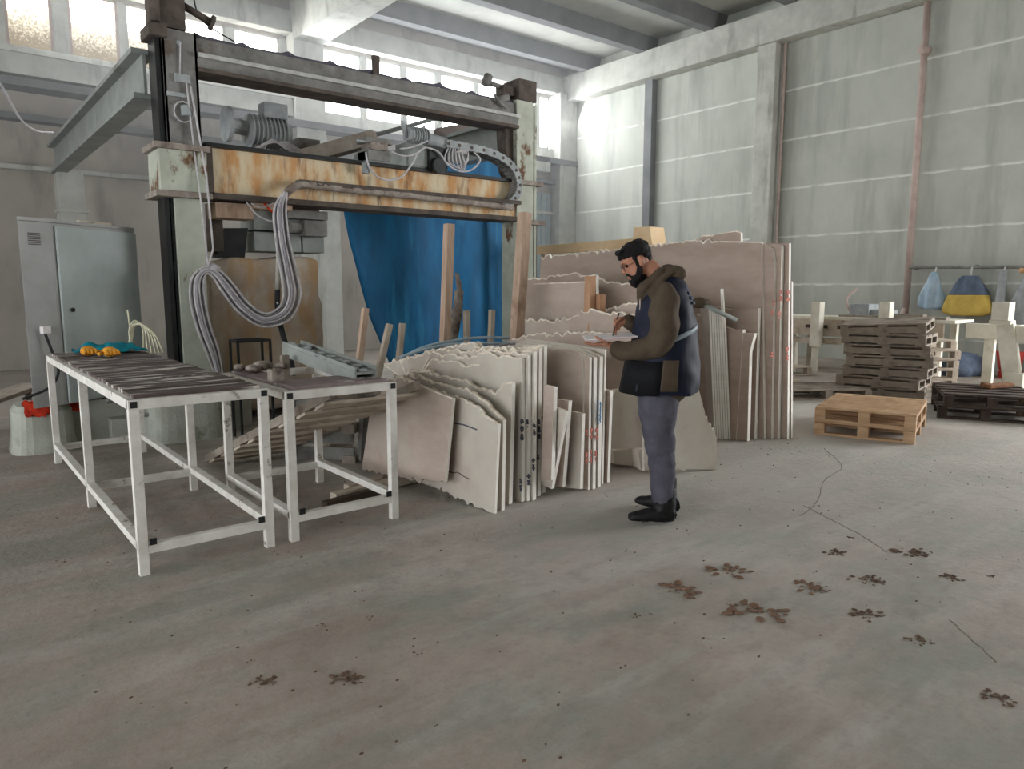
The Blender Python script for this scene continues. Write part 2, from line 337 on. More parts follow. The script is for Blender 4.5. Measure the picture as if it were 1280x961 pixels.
# ================================================================== SETTING
WX, WY, CZ = 15.0, 16.0, 7.75
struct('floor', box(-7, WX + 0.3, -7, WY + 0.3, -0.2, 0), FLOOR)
struct('wall_back', box(-7, WX + 0.3, WY, WY + 0.25, 0, 5.45).box(-7, 7.0, WY, WY + 0.25, 5.45, 5.7).box(-7, WX + 0.3, WY, WY + 0.25, 6.88, CZ), BACKW)
struct('wall_right', box(WX, WX + 0.25, 1.6, WY, 0, CZ).box(WX, WX + 0.25, -7, -4.0, 0, CZ).box(WX, WX + 0.25, -4.0, 1.6, 5.0, CZ), WALL)
struct('wall_front', box(-7, WX + 0.25, -7.25, -7, 0, CZ), WALL)
struct('wall_left', box(-7.25, -7, -7.25, WY + 0.25, 4.2, CZ).box(-7.25, -7, 10, WY + 0.25, 0, 4.2).box(-7.25, -7, -7.25, -3.5, 0, 4.2), WALL)  # unseen wall; its low opening is added to let in fill light
struct('ceiling', box(-7, WX + 0.3, -7, WY + 0.25, CZ, CZ + 0.2), CEIL)
n = 1
def trim(mb, m, **k):
    global n
    struct('trim_%d' % n, mb, m, **k); n += 1
for k in range(11):                                                # roof ribs
    y = 14.85 - 2.03 * k
    trim(MB().prism([(-7, y - 0.22, CZ), (-7, y - 0.13, 7.4), (-7, y + 0.13, 7.4), (-7, y + 0.22, CZ)], (WX + 7, 0, 0)), RIB)
trim(MB().prism([(6.55, -7, CZ), (6.62, -7, 6.8), (7.28, -7, 6.8), (7.35, -7, CZ)], (0, WY - 0.35 + 7, 0)), CONC)   # main girder
trim(box(WX - 0.4, WX, -7, WY, 6.75, 7.42), CONC, bevel=0.02)      # beam along the right wall
trim(box(-7, WX - 0.4, WY - 0.3, WY, 6.95, 7.4), CONC, bevel=0.02)   # lintel beam
trim(box(-7, 7.2, WY - 0.28, WY, 5.22, 5.7).box(7.2, WX, WY - 0.2, WY, 5.1, 5.42), CONC)      # sill beam
trim(box(-7, 7.2, WY - 0.34, WY, 5.58, 5.68), CONC)
trim(box(-7, WX, WY - 0.5, WY, 4.98, 5.12), RIB)
trim(box(-7, WX, WY - 0.3, WY, 4.45, 4.56), RIB)
trim(box(-7, WX, WY - 0.2, WY, 3.6, 3.68), CONC)
for (a, b, d) in ((6.6, 7.3, 0.4), (14.35, 15.0, 0.45)):   # far wall columns
    trim(box(a, b, WY - d, WY, 0, 6.95), CONC, bevel=0.02)
trim(box(WX - 0.32, WX, 9.1, 9.56, 0, 6.75), CONC, bevel=0.02)     # right wall columns
trim(box(WX - 0.2, WX, 12.62, 12.86, 0, 6.75), RIB)
trim(MB().tube([(WX - 0.12, 9.0, 0), (WX - 0.12, 9.0, 6.75)], 0.03), PINKP)
trim(box(WX - 0.3, WX, 2.4, 2.8, 0, 6.75), CONC, bevel=0.02)
# strip windows
GLASS_D = window_material('grimy_lit_glass', WINDOW_GLOW, True); GLASS_C = window_material('bright_lit_glass', WINDOW_GLOW * 0.8, False)
panes = [(-6.5, -4.6), (-4.4, -2.6), (-2.4, -0.9), (-0.7, 0.6), (0.72, 1.4), (1.5, 2.22), (2.47, 3.3), (3.42, 4.3), (4.42, 5.3), (5.46, 6.45),
         (7.35, 8.4), (8.5, 9.5), (9.6, 10.5), (10.62, 11.7), (11.8, 12.8), (12.9, 13.85), (13.95, 14.33)]
for i, (a, b) in enumerate(panes):
    fr = MB(); z0, z1 = (5.72 if b < 7 else 5.45), 6.9; t = 0.045
    fr.box(a, b, WY + 0.02, WY + 0.14, z0, z0 + t).box(a, b, WY + 0.02, WY + 0.14, z1 - t, z1).box(a, a + t, WY + 0.02, WY + 0.14, z0, z1).box(b - t, b, WY + 0.02, WY + 0.14, z0, z1)
    f = tag(fr.build('window_%d' % (i + 1), PINKP if b < 3.5 else CONC), kind='structure')
    gmat = GLASS_D if b < 7 else GLASS_C
    g = MB().box(a + t, b - t, -0.01, 0.01, 0.0, z1 - z0 - 2 * t).build('pane', gmat); g.parent = f; g.location = (0, WY + 0.1, z0 + t)
for i in range(len(panes) - 1):
    a, b = panes[i][1], panes[i + 1][0]
    if b < 14.4: trim(box(a, b, WY, WY + 0.22, 5.4, 6.9), CONC)
# big sliding door in the far corner + box above it
dm = MB().box(12.95, 14.3, WY - 0.12, WY, 0, 4.2)
for k in range(7): dm.box(12.97 + k * 0.19, 12.99 + k * 0.19, WY - 0.14, WY - 0.1, 0.05, 4.15)
struct('door_1', dm, M('blue_grey_door', (156, 168, 172), (144, 156, 160), 3, rough=0.6, bump=0.1))
trim(box(13.2, 13.95, WY - 0.5, WY - 0.0, 4.72, 5.15), CONC, bevel=0.02)

# pipe and rail on the right wall
t = tag(MB().tube([(14.88, 6.15, 1.0), (14.88, 6.15, 6.74)], 0.06).tube([(14.8, 6.15, 5.9), (14.99, 6.15, 5.9)], 0.09).tube([(14.86, 6.15, 1.1), (14.7, 6.3, 0.4), (14.7, 6.38, 0.02)], 0.055).build('drain_pipe', PINKP, smooth=True),
        'pinkish pipe running down the panelled right wall', 'pipe')
rail = MB().tube([(14.82, 6.1, 1.9), (14.82, 2.9, 1.83)], 0.03)
for y in (6.0, 5.0, 4.0, 3.0): rail.bar((14.82, y, 1.87), (15.0, y, 1.9), 0.03, 0.05)
rail = tag(rail.build('hanging_rail', GREYSTEEL), 'dark horizontal rail on right wall carrying hung sacks', 'rail')

# ================================================================== GANTRY (bridge saw)
GY = 7.9
G = thing('bridge_saw_gantry', 'tall rusty steel gantry frame of the stone saw with two cross beams', 'machine', (2.15, GY, 0.45))
def gpart(mb, name, m, parent=None, **k): return mb.build(name, m, parent or G, **k)
# left post: dark upper mast, green lower column with flanges
u = MB().box(2.0, 2.33, GY, GY + 0.03, 2.9, 4.02).box(2.0, 2.03, GY, GY + 0.3, 2.9, 4.02).box(2.3, 2.33, GY, GY + 0.3, 2.9, 4.02).box(2.0, 2.33, GY + 0.27, GY + 0.3, 2.9, 4.02)
lp = gpart(u, 'upper_mast', GREYSTEEL, bevel=0.004)
lowm = MB().box(2.03, 2.3, GY, GY + 0.3, 0.45, 2.44)
gpart(lowm, 'post', GREEN, bevel=0.006)
gpart(MB().box(1.94, 1.985, GY + 0.02, GY + 0.28, 0.45, 4.0).box(2.0, 2.02, GY + 0.03, GY + 0.27, 0.45, 3.98), 'guide_rail', DARK)
c = gpart(MB().box(1.9, 2.35, GY - 0.06, GY + 0.4, 2.46, 2.88), 'collar', GREEN, bevel=0.006)
for z_ in (2.4, 2.86): gpart(MB().box(1.85, 2.38, GY - 0.1, GY + 0.42, z_, z_ + 0.06), 'collar_flange', CRUST, bevel=0.008)
gpart(MB().box(1.94, 2.24, GY + 0.0, GY + 0.3, 4.03, 4.5).box(1.88, 2.05, GY - 0.05, GY + 0.3, 3.92, 4.03).tube([(1.95, GY - 0.02, 4.05), (1.95, GY - 0.02, 4.5)], 0.05), 'gearbox', RUST, bevel=0.01)
gpart(MB().tube([(2.24, GY + 0.1, 4.3), (2.5, GY + 0.08, 4.19)], 0.035).tube([(2.5, GY + 0.08, 4.19), (2.53, GY + 0.08, 4.18)], 0.075), 'drive_shaft', RUST, smooth=True)
gpart(MB().box(2.1, 2.24, GY - 0.04, GY, 3.52, 3.6).box(2.02, 2.2, GY - 0.03, GY, 3.38, 3.42).tube([(2.19, GY - 0.02, 3.2), (2.19, GY, 3.3)], 0.05).tube([(2.16, GY - 0.005, 3.9), (2.16, GY + 0.0, 3.9)], 0.025), 'junction_box', GREYS)
gpart(MB().tube([(2.06 + 0.09 * cos(a * pi / 6) + 0.1, GY - 0.03, 3.24 + 0.1 * sin(a * pi / 6)) for a in range(13)], 0.007, 6).tube([(2.2, GY - 0.03, 3.55), (2.23, GY - 0.06, 2.9), (2.25, GY - 0.14, 2.3), (2.28, GY - 0.14, 1.7)], 0.008, 6).tube([(2.17, GY - 0.02, 3.9), (2.15, GY - 0.02, 3.6)], 0.006, 6).tube([(2.24, GY - 0.03, 3.5), (2.32, GY - 0.12, 2.6), (2.34, GY - 0.14, 1.9), (2.27, GY - 0.14, 1.68)], 0.01, 6), 'control_wire', CABLE)
# right post
rp = MB().box(6.5, 6.8, GY + 0.02, GY + 0.36, 0.0, 4.05).box(6.82, 6.86, GY + 0.02, GY + 0.36, 0.0, 4.02)
gpart(rp, 'post', GREEN, bevel=0.006)
gpart(MB().box(6.38, 6.92, GY - 0.06, GY + 0.42, 2.92, 2.98), 'collar_flange', CRUST, bevel=0.006)
gpart(MB().box(6.6, 6.95, GY - 0.08, GY + 0.0, 2.38, 2.44), 'small_bracket', CRUST, bevel=0.006)
gpart(MB().box(6.52, 6.84, GY + 0.0, GY + 0.34, 4.05, 4.33).box(6.3, 6.52, GY + 0.06, GY + 0.24, 4.1, 4.22), 'gearbox', RUST, bevel=0.01)
gpart(MB().tube([(6.06, GY + 0.1, 4.22), (6.3, GY + 0.14, 4.2)], 0.03).tube([(6.02, GY + 0.1, 4.18), (6.08, GY + 0.1, 4.3)], 0.06).tube([(6.2, GY + 0.1, 4.0), (6.4, GY + 0.1, 4.08)], 0.05).tube([(6.1, GY, 4.05), (6.14, GY, 3.98), (6.3, GY, 3.9)], 0.02), 'drive_shaft', GREYSTEEL, smooth=True)
rack = MB()
for k in range(70): rack.box(6.865, 6.9, GY + 0.05, GY + 0.2, 1.0 + k * 0.02, 1.01 + k * 0.02)
rack.box(6.86, 6.875, GY + 0.03, GY + 0.22, 0.9, 2.42)
gpart(rack, 'gear_rack', RUST)
# upper beam: channel with light lip, crusty bottom
ub = MB().prism([(2.33, GY + 0.02, 3.7), (2.33, GY - 0.02, 3.78), (2.33, GY - 0.02, 3.83), (2.33, GY + 0.05, 3.85), (2.33, GY + 0.05, 4.0), (2.33, GY + 0.3, 4.0), (2.33, GY + 0.3, 3.7)], (4.17, 0, 0))
gpart(ub, 'upper_beam', GREYSTEEL)
gpart(MB().box(2.33, 6.5, GY - 0.07, GY + 0.04, 3.79, 3.83), 'beam_lip', M('worn_pale_steel', (196, 196, 192), (160, 158, 154), 8, bump=0.2))
gpart(MB().box(2.33, 6.5, GY - 0.03, GY + 0.3, 3.66, 3.7), 'bottom_flange', RUST)
wav = []
for k in range(60):
    x = 2.33 + 4.17 * k / 59; wav.append((x, GY + 0.1, 4.01 + 0.03 * noise.noise(V((x * 2.2, 0, 0))) + (0.03 if k % 7 == 0 else 0)))
gpart(MB().tube(wav, 0.028, 8), 'beam_cable', M('violet_grey_cable', (92, 88, 100), None, 10, rough=0.6), smooth=True)
gpart(MB().box(4.34, 4.42, GY + 0.05, GY + 0.1, 4.0, 4.22), 'stub_bracket', RUST)
# lower beam: cream web, dark top flange and bottom flange
lb = MB().box(2.38, 6.5, GY + 0.05, GY + 0.3, 2.48, 2.94)
gpart(lb, 'lower_beam', CREAM)
gpart(MB().box(2.36, 6.5, GY - 0.02, GY + 0.4, 2.94, 2.98), 'top_flange', DARK)
gpart(MB().box(2.36, 6.52, GY - 0.02, GY + 0.35, 2.42, 2.48), 'bottom_flange', RUST)
gpart(MB().box(2.36, 2.42, GY - 0.02, GY + 0.06, 2.46, 2.95), 'end_plate', RUST)
# cable tray on the beam front with crust
tr = MB().box(3.3, 6.45, GY - 0.14, GY - 0.01, 2.63, 2.68)
ctop = gpart(tr, 'cable_tray', RUST)
cr = MB(); pts = spline([onY(350, 262, GY - 0.12), onY(357, 243, GY - 0.12), onY(372, 232, GY - 0.12), onY(392, 231, GY - 0.1), onY(420, 235, GY - 0.1), onY(500, 243, GY - 0.1), onY(580, 252, GY - 0.1), onY(640, 260, GY - 0.1)], 8)
cr.tube(pts, [0.045 + 0.006 * noise.noise(p * 9) for p in pts], 10)
o = gpart(cr, 'caked_hose_run', CRUST, smooth=True); disp(o, 0.012, 30)
# small bits hanging under the beam
gpart(MB().box(2.46, 2.86, GY + 0.1, GY + 0.38, 2.24, 2.4).box(2.86, 3.3, GY + 0.1, GY + 0.25, 2.36, 2.42), 'terminal_box', WOODPK, bevel=0.006)
gpart(MB().tube(spline([(2.75, GY, 2.41), (2.85, GY - 0.03, 2.28), (3.02, GY - 0.03, 2.22), (3.14, GY - 0.03, 2.3), (3.15, GY, 2.42)]), 0.01, 6).tube(spline([(2.8, GY, 2.4), (2.9, GY - 0.02, 2.36), (3.05, GY, 2.42)]), 0.008, 6), 'looped_wire', CABLE)
gpart(MB().tube(spline([(2.95, GY + 0.02, 2.41), (3.02, GY - 0.02, 2.33), (3.1, GY, 2.4)]), 0.012, 6), 'red_wire', REDC)
# long I-beam running back from the left post + its column
ib = MB().box(1.8, 2.02, 8.25, 14.6, 3.83, 3.88).box(1.8, 2.02, 8.25, 14.6, 3.4, 3.45).box(1.9, 1.93, 8.25, 14.6, 3.44, 3.84)
gpart(ib, 'runway_beam', BEAMGREY)
gpart(MB().box(1.86, 2.24, 14.2, 14.6, 0, 3.4).box(1.82, 2.28, 14.16, 14.64, 2.75, 2.8), 'runway_column', CONC, bevel=0.01)
gpart(MB().box(6.55, 6.77, 8.25, 14.6, 3.83, 3.88).box(6.55, 6.77, 8.25, 14.6, 3.4, 3.45).box(6.65, 6.68, 8.25, 14.6, 3.44, 3.84), 'runway_beam', BEAMGREY)
gpart(MB().box(6.5, 6.88, 14.2, 14.6, 0, 3.4), 'runway_column', CONC, bevel=0.01)
gpart(MB().prism([(6.36, GY + 0.1, 3.66), (6.5, GY + 0.1, 3.66), (6.5, GY + 0.1, 2.98), (6.4, GY + 0.1, 3.1)], (0, 0.2, 0)), 'gusset', RUST)

# carriage on the lower beam
Cg = thing('saw_carriage', 'crusted saw carriage with small motor riding on the lower gantry beam', 'machine', (4.6, GY + 0.2, 2.98))
p = lambda x, y, Y=GY: onY(x, y, Y)
def cpart(mb, name, m, **k): return mb.build(name, m, Cg, **k)
a0 = onY(392, 190, GY + 0.3); a1 = onY(468, 168, GY + 0.05)
cpart(MB().bar(onY(380, 197, GY + 0.75), onY(470, 172, GY + 0.12), 0.18, 0.17), 'slanted_arm', WOODG, bevel=0.012)
cpart(MB().box(4.2, 4.5, GY - 0.02, GY + 0.25, 3.0, 3.14).box(4.17, 4.52, GY - 0.05, GY + 0.28, 3.2, 3.26), 'junction_block', GREYSTEEL, bevel=0.008)
o = cpart(MB().box(4.22, 4.45, GY - 0.06, GY + 0.2, 3.12, 3.22), 'slurry_lump', CRUST, bevel=0.02)
cpart(MB().box(4.2, 5.1, GY + 0.0, GY + 0.35, 2.985, 3.12).box(4.75, 5.05, GY - 0.02, GY + 0.3, 3.0, 3.28), 'base_plate', BEAMGREY, bevel=0.01)
mo = MB().tube([(4.72, GY - 0.03, 3.36), (4.98, GY - 0.03, 3.34)], 0.085, 14).tube([(4.98, GY - 0.03, 3.34), (5.28, GY - 0.03, 3.31)], 0.075, 14)
for k in range(7): mo.tube([(4.78 + k * 0.035, GY - 0.03, 3.355), (4.79 + k * 0.035, GY - 0.03, 3.355)], 0.1, 14)
mo.bar((4.7, GY - 0.05, 3.3), (4.66, GY - 0.05, 3.5), 0.04, 0.04).bar((4.9, GY, 3.42), (5.0, GY, 3.47), 0.05, 0.05)
cpart(mo, 'motor', GREYS, smooth=False)
cpart(MB().box(5.02, 5.3, GY - 0.06, GY + 0.2, 2.98, 3.26).tube([(5.15, GY - 0.1, 3.02), (5.15, GY - 0.02, 3.02)], 0.1), 'gear_housing', DARK, bevel=0.01)
cpart(MB().box(4.05, 4.2, GY - 0.04, GY - 0.02, 3.19, 3.21).tube([(4.14, GY - 0.06, 2.83), (4.14, GY - 0.06, 2.95)], 0.045, 10), 'limit_switch', GREYS)
def wire(pxs, Y, r, name='wire', m=CABLE, par=None):
    return MB().tube(spline([onY(a, b, Y) for a, b in pxs], 8), r, 6).build(name, m, par or Cg, smooth=True)
wire([(457, 190), (462, 210), (478, 224), (500, 222), (515, 205), (523, 190), (532, 184)], GY - 0.12, 0.012)
wire([(532, 184), (548, 190), (560, 206), (575, 214), (590, 212), (600, 200), (592, 190)], GY - 0.1, 0.012)
wire([(490, 190), (505, 195), (520, 192), (530, 184)], GY - 0.12, 0.01)
wire([(500, 186), (515, 184), (535, 176)], GY - 0.12, 0.01)
for k in range(6):
    wire([(560 + 3 * k, 185), (556 + 5 * k, 200 + k), (570 + 2 * k, 208 + k), (585, 200 - 2 * k), (575 - k, 190)], GY - 0.08 - 0.01 * k, 0.01)

# drag chain, links as one segmented part each side
ch = thing('cable_drag_chain', 'curved ladder-like cable chain looping from carriage down to lower beam', 'cable chain', (5.8, GY, 2.7))
pth = spline([onY(x, y, GY) for x, y in [(552, 181), (575, 185), (600, 190), (620, 198), (635, 210), (642, 225), (642, 240), (634, 252), (622, 258)]], 5)
for sd_ in (-1, 1):
    lk = MB()
    for i in range(len(pth) - 1):
        a, b = pth[i], pth[i + 1]; d = (b - a).normalized(); nrm = V((0, 1, 0)).cross(d).normalized(); o_ = V((0, -0.02 + 0.1 * sd_, 0))
        lk.bar(a + o_, a + (b - a) * 0.97 + o_, 0.014, 0.10 if i % 2 else 0.085, up=nrm)
    lk.build('side_plate', GREYS, ch)
rg = MB(); ds = MB()
for i in range(len(pth) - 1):
    a, b = pth[i], pth[i + 1]; d = (b - a).normalized(); nrm = V((0, 1, 0)).cross(d).normalized(); mm = (a + b) / 2
    for q in (-1, 1): rg.bar(mm + V((0, -0.12, 0)) + nrm * 0.044 * q, mm + V((0, 0.08, 0)) + nrm * 0.044 * q, 0.022, 0.01, up=nrm)
    if i % 3 == 0: MB().tube([mm + V((0, -0.131, 0)), mm + V((0, -0.126, 0))], 0.022, 10).build('rivet', RUST, ch)
rg.build('rungs', GREYSTEEL, ch)
MB().tube([q + V((0, -0.02, 0)) for q in pth], 0.03, 8).build('inner_cables', DARK, ch)

# saw head and motor hanging behind the beam
sh = thing('stone_saw', 'grey motor block and dark guard hanging under beam near left post', 'machine', (3.1, 8.5, 1.95))
MB().prism([onY(280, 285, 8.35), onY(310, 285, 8.35), onY(306, 322, 8.35), onY(270, 322, 8.35)], (0, 0.25, 0)).build('blade_guard', DARK, sh)
gb = MB()
for i in range(3):
    for j in range(2): gb.box(2.98 + 0.29 * i, 3.25 + 0.29 * i, 8.36, 8.8, 1.92 + 0.24 * j, 2.14 + 0.24 * j)
gb.build('counterweight', BEAMGREY, sh, bevel=0.01)
MB().box(3.32, 3.82, 8.2, 8.36, 2.3, 2.4).box(3.48, 3.76, 8.1, 8.3, 2.1, 2.28).tube([(3.34, 8.2, 2.2), (3.5, 8.2, 2.2)], 0.07).build('motor', GREYSTEEL, sh, bevel=0.012)
MB().box(2.5, 2.62, 8.3, 8.5, 1.9, 2.42).box(3.0, 3.8, 8.4, 8.6, 2.38, 2.5).build('bracket', RUST, sh)
dmz = thing('drive_motor', 'dusty grey electric motor with round pulley standing behind upper left beam', 'motor', (3.4, 8.8, 3.1))
MB().tube([(3.1, 8.8, 3.35), (3.6, 8.8, 3.32)], 0.17, 18).build('motor_body', GREYS, dmz, smooth=True)
fn = MB()
for k in range(9): fn.tube([(3.14 + k * 0.05, 8.8, 3.345), (3.15 + k * 0.05, 8.8, 3.345)], 0.19, 18)
fn.build('cooling_fins', GREYS, dmz)
MB().tube([(2.86, 8.8, 3.38), (2.91, 8.8, 3.38)], 0.2, 20).tube([(2.91, 8.8, 3.38), (3.1, 8.8, 3.36)], 0.09, 12).build('pulley', GREYS, dmz, smooth=False)
MB().box(3.28, 3.58, 8.68, 8.9, 3.5, 3.68).build('terminal_box', GREYS, dmz, bevel=0.03)
MB().box(3.7, 3.98, 8.7, 8.95, 3.1, 3.32).box(3.0, 3.9, 8.65, 9.0, 3.0, 3.12).tube([(3.2, 8.75, 3.12), (3.2, 8.75, 3.25)], 0.03).tube([(3.5, 8.75, 3.12), (3.5, 8.75, 3.25)], 0.03).build('mount', GREYSTEEL, dmz, bevel=0.006)
for k in range(5):
    MB().tube(spline([(3.0 + 0.05 * k, 8.62, 3.02), (3.2 + 0.03 * k, 8.6, 3.15 + 0.02 * k), (3.5, 8.6, 3.22 - 0.02 * k), (3.75, 8.62, 3.12 - 0.01 * k)]), 0.008, 6).build('wire', CABLE, dmz)

# cable bundle: strands in one path, tied at the peak
cb = thing('cable_bundle', 'thick bundle of dusty white cables drooping in a U from beam tray', 'cables', (2.5, GY - 0.25, 0.5))
core = [(357, 240), (350, 262), (353, 300), (361, 340), (365, 370), (355, 392), (330, 400), (305, 385), (285, 360), (270, 342), (257, 338), (247, 350), (247, 375), (255, 410), (266, 440), (274, 470)]
for k in range(12):
    ang = 2 * pi * k / 12; sp = [0.2, 0.9, 1.0, 1.2, 1.3, 1.2, 1.0, 1.0, 1.0, 0.7, 0.5, 0.9, 1.1, 1.0, 0.9, 0.5]
    pts = []
    for i, (x, y) in enumerate(core):
        q = 9.5 * sp[i] * (1 if k % 2 else 0.55)
        # offset measured across the run and in depth
        t0 = core[max(i - 1, 0)]; t1 = core[min(i + 1, len(core) - 1)]; L_ = hypot(t1[0] - t0[0], t1[1] - t0[1])
        nx, ny = -(t1[1] - t0[1]) / L_, (t1[0] - t0[0]) / L_
        c_ = cos(ang) * q; pts.append(onY(x + nx * c_, y + ny * c_, GY - 0.22 + sin(ang) * 0.05 * sp[i]))
    MB().tube(spline(pts, 6), 0.0125, 7).build('cable', CABLE if k % 3 else CABLE2, cb, smooth=True)
MB().tube([onY(262, 334, GY - 0.2), onY(272, 340, GY - 0.2)], 0.06, 10).build('cable_tie', CABLE, cb, smooth=True)
MB().tube([onY(345, 380, GY - 0.28) + V((0.02 * cos(t * .5), 0, 0.02 * sin(t * .5))) for t in range(3)] , 0.01, 6).build('frayed_end', CABLE, cb)
pp = thing('water_pipe', 'white pipe dropping from the beam into a black bent hose', 'pipe', (3.1, GY - 0.1, 0.8))
MB().tube([onY(350, 258, GY - 0.08), onY(347, 362, GY - 0.08)], 0.028, 10).build('pipe', PVC, pp, smooth=True)
MB().tube(spline([onY(347, 362, GY - 0.08), onY(347, 385, GY - 0.08), onY(352, 412, GY - 0.15), onY(360, 440, GY - 0.3), onY(368, 468, GY - 0.5)]), 0.03, 10).build('hose', RUBBER, pp, smooth=True)

# stained block being cut, wire stand, plinth
st = MB().prism([onY(262, 330, 8.3), onY(275, 324, 8.3), onY(385, 320, 8.3), onY(400, 325, 8.3), onY(399, 370, 8.3), onY(404, 378, 8.3), onY(407, 440, 8.3), onY(402, 505, 8.3), onY(262, 520, 8.3)], (0, 1.1, 0))
o = st.build('stone_block', STONE, bevel=0.0); remesh(o, 0.035, 1); disp(o, 0.03, 3.5); tag(o, 'large stained raw stone block standing behind hanging cable bundle', 'stone block')
ws = MB()
for x in (2.34, 2.66):
    for y in (7.15, 7.38): ws.bar((x, y, 0.0), (x, y, 0.98), 0.022, 0.022)
for a, b in (((2.34, 7.15), (2.66, 7.15)), ((2.34, 7.38), (2.66, 7.38)), ((2.34, 7.15), (2.34, 7.38)), ((2.66, 7.15), (2.66, 7.38))):
    ws.bar((*a, 0.98), (*b, 0.98), 0.025, 0.025); ws.bar((*a, 0.62), (*b, 0.62), 0.02, 0.02)
tag(ws.build('wire_stand', DARK), 'thin dark angle iron stand beside green gantry post', 'stand')
pl = MB().loft([(V((1.95, 7.72, z)), V((0.36 + e, 0, 0)), V((0, 0.3 + e, 0))) for z, e in ((0.0, 0.02), (0.1, 0.01), (0.3, 0), (0.43, 0), (0.45, -0.03))], 28, power=0.6)
pl.loft([(V((0.76, 8.0, z)), V((0.24 + e, 0, 0)), V((0, 0.3 + e, 0))) for z, e in ((0.0, 0.03), (0.15, 0.01), (0.38, 0), (0.43, -0.04))], 28, power=0.6)
pl.box(0.9, 1.75, 7.95, 8.15, 0, 0.42).box(1.3, 1.7, 7.75, 7.95, 0.0, 0.24).box(1.9, 2.7, 7.9, 8.35, 0, 0.45)
PLo = tag(pl.build('concrete_plinth', PLINTH), 'mossy concrete plinth trough under cabinet and left gantry post', 'plinth')
hs = MB().tube(spline([(1.25, 7.62, 0.44), (1.5, 7.6, 0.5), (1.75, 7.55, 0.5), (1.9, 7.5, 0.47)]), 0.025, 8).tube([(1.45, 7.6, 0.28), (1.75, 7.6, 0.28)], 0.02, 8).tube([(1.48, 7.65, 0.3), (1.5, 7.65, 0.48)], 0.02, 8).tube([(1.6, 7.66, 0.36), (1.85, 7.66, 0.38)], 0.09, 14)
tag(hs.build('plinth_hose', GREYSTEEL, smooth=True), 'grey hoses and small pump between plinth ends under table', 'hose')

# electric cabinet
cab = thing('electric_cabinet', 'tall dusty grey-green electric cabinet left of the gantry', 'cabinet', (1.1, 7.9, 0.42))
fp = [(0.67, 7.59), (0.92, 7.68), (1.72, 8.27), (1.5, 8.62), (0.8, 8.25)]
MB().prism([(x, y, 0.435) for x, y in fp], (0, 0, 1.645), mi=0).build('body', CABSIDE, cab, bevel=0.008)
MB().prism([(x * 1.01 - 0.01, y - 0.02 if y < 8 else y + 0.01, 2.08) for x, y in fp], (0, 0, 0.03)).build('lid', CABSIDE, cab, bevel=0.004)
dd = V((0.8, 0.59, 0)).normalized(); dn = V((dd.y, -dd.x, 0))
q0 = V((0.95, 7.70, 0)) ; q1 = V((1.71, 8.26, 0))
MB().prism([q0 + dn * 0.03 + ZZ * 0.45, q1 + dn * 0.03 + ZZ * 0.45, q1 + dn * 0.03 + ZZ * 2.05, q0 + dn * 0.03 + ZZ * 2.05], -dn * 0.025).build('door', CABINET, cab, bevel=0.006)
e = V((0.25, 0.09, 0)).normalized(); en = V((e.y, -e.x, 0)); vb = V((0.74, 7.615, 0))
vn = MB()
for k in range(7): vn.bar(vb + en * 0.006 + ZZ * (1.88 + k * 0.016) , vb + e * 0.1 + en * 0.006 + ZZ * (1.88 + k * 0.016), 0.008, 0.006)
vn.build('vent', RUST, cab)
MB().bar(vb + e * 0.03 + en * 0.03 + ZZ * 1.13, vb + e * 0.1 + en * 0.03 + ZZ * 1.13, 0.06, 0.07).build('socket', PAPER, cab, bevel=0.006)
MB().tube(spline([vb + e * 0.05 + en * 0.05 + ZZ * 1.1, vb + e * 0.09 + en * 0.08 + ZZ * 0.9, vb + e * 0.12 + en * 0.08 + ZZ * 0.75, vb + e * 0.02 + en * 0.1 + ZZ * 0.62, vb - e * 0.2 + en * 0.1 + ZZ * 0.55]), 0.012, 6).build('power_cord', RUBBER, cab)
MB().tube([q0.lerp(q1, 0.1) + dn * 0.04 + ZZ * 1.3, q0.lerp(q1, 0.1) + dn * 0.05 + ZZ * 1.3], 0.02, 10).build('lock', DARK, cab)
tag(MB().bar((1.2, 8.1, 2.13), (1.5, 8.25, 2.13), 0.05, 0.025).bar((1.35, 8.1, 2.13), (1.4, 8.3, 2.13), 0.03, 0.02).build('wood_offcut', WOODP), 'small wood offcut lying on top of the cabinet', 'offcut')
coil = MB()
for k in range(6):
    coil.tube(spline([(1.47, 7.46, 0.95 + 0.01 * k), (1.45 + 0.012 * k, 7.45, 1.1 + 0.012 * k), (1.50 + 0.016 * k, 7.43 - 0.012 * k, 1.2 - 0.012 * k), (1.56 + 0.018 * k, 7.42 - 0.015 * k, 1.12 - 0.012 * k), (1.55 + 0.03 * k, 7.4 - 0.02 * k, 0.9)]), 0.007, 6)
coil.tube(spline([(1.45, 7.45, 1.3), (1.46, 7.45, 1.1), (1.44, 7.45, 0.9), (1.45, 7.45, 0.46)]), 0.008, 6)
tag(coil.build('cable_coil', M('cream_cable', (212, 208, 184), (190, 186, 160), 9, bump=0.1), smooth=True), 'cream looped cable coil hanging beside cabinet behind gloves', 'cable')
# sagging wires under the roof
tag(MB().tube(spline([onY(-30, 70, 13.5), onY(0, 105, 13.5), (V(onY(25, 148, 13.8))), onY(45, 164, 14.0), onY(66, 166, 14.2)]), 0.02, 6).build('sagging_cable', CABLE, smooth=True), 'pale cable sagging down to end of runway beam at left', 'cable')
tag(MB().tube(spline([(2.35, GY + 0.1, 4.45), (2.42, GY + 0.1, 4.2), (2.75, GY + 0.1, 4.05)]), 0.008, 6).build('loose_wire', RUBBER), 'thin dark wire arcing from gearbox to upper beam', 'wire')

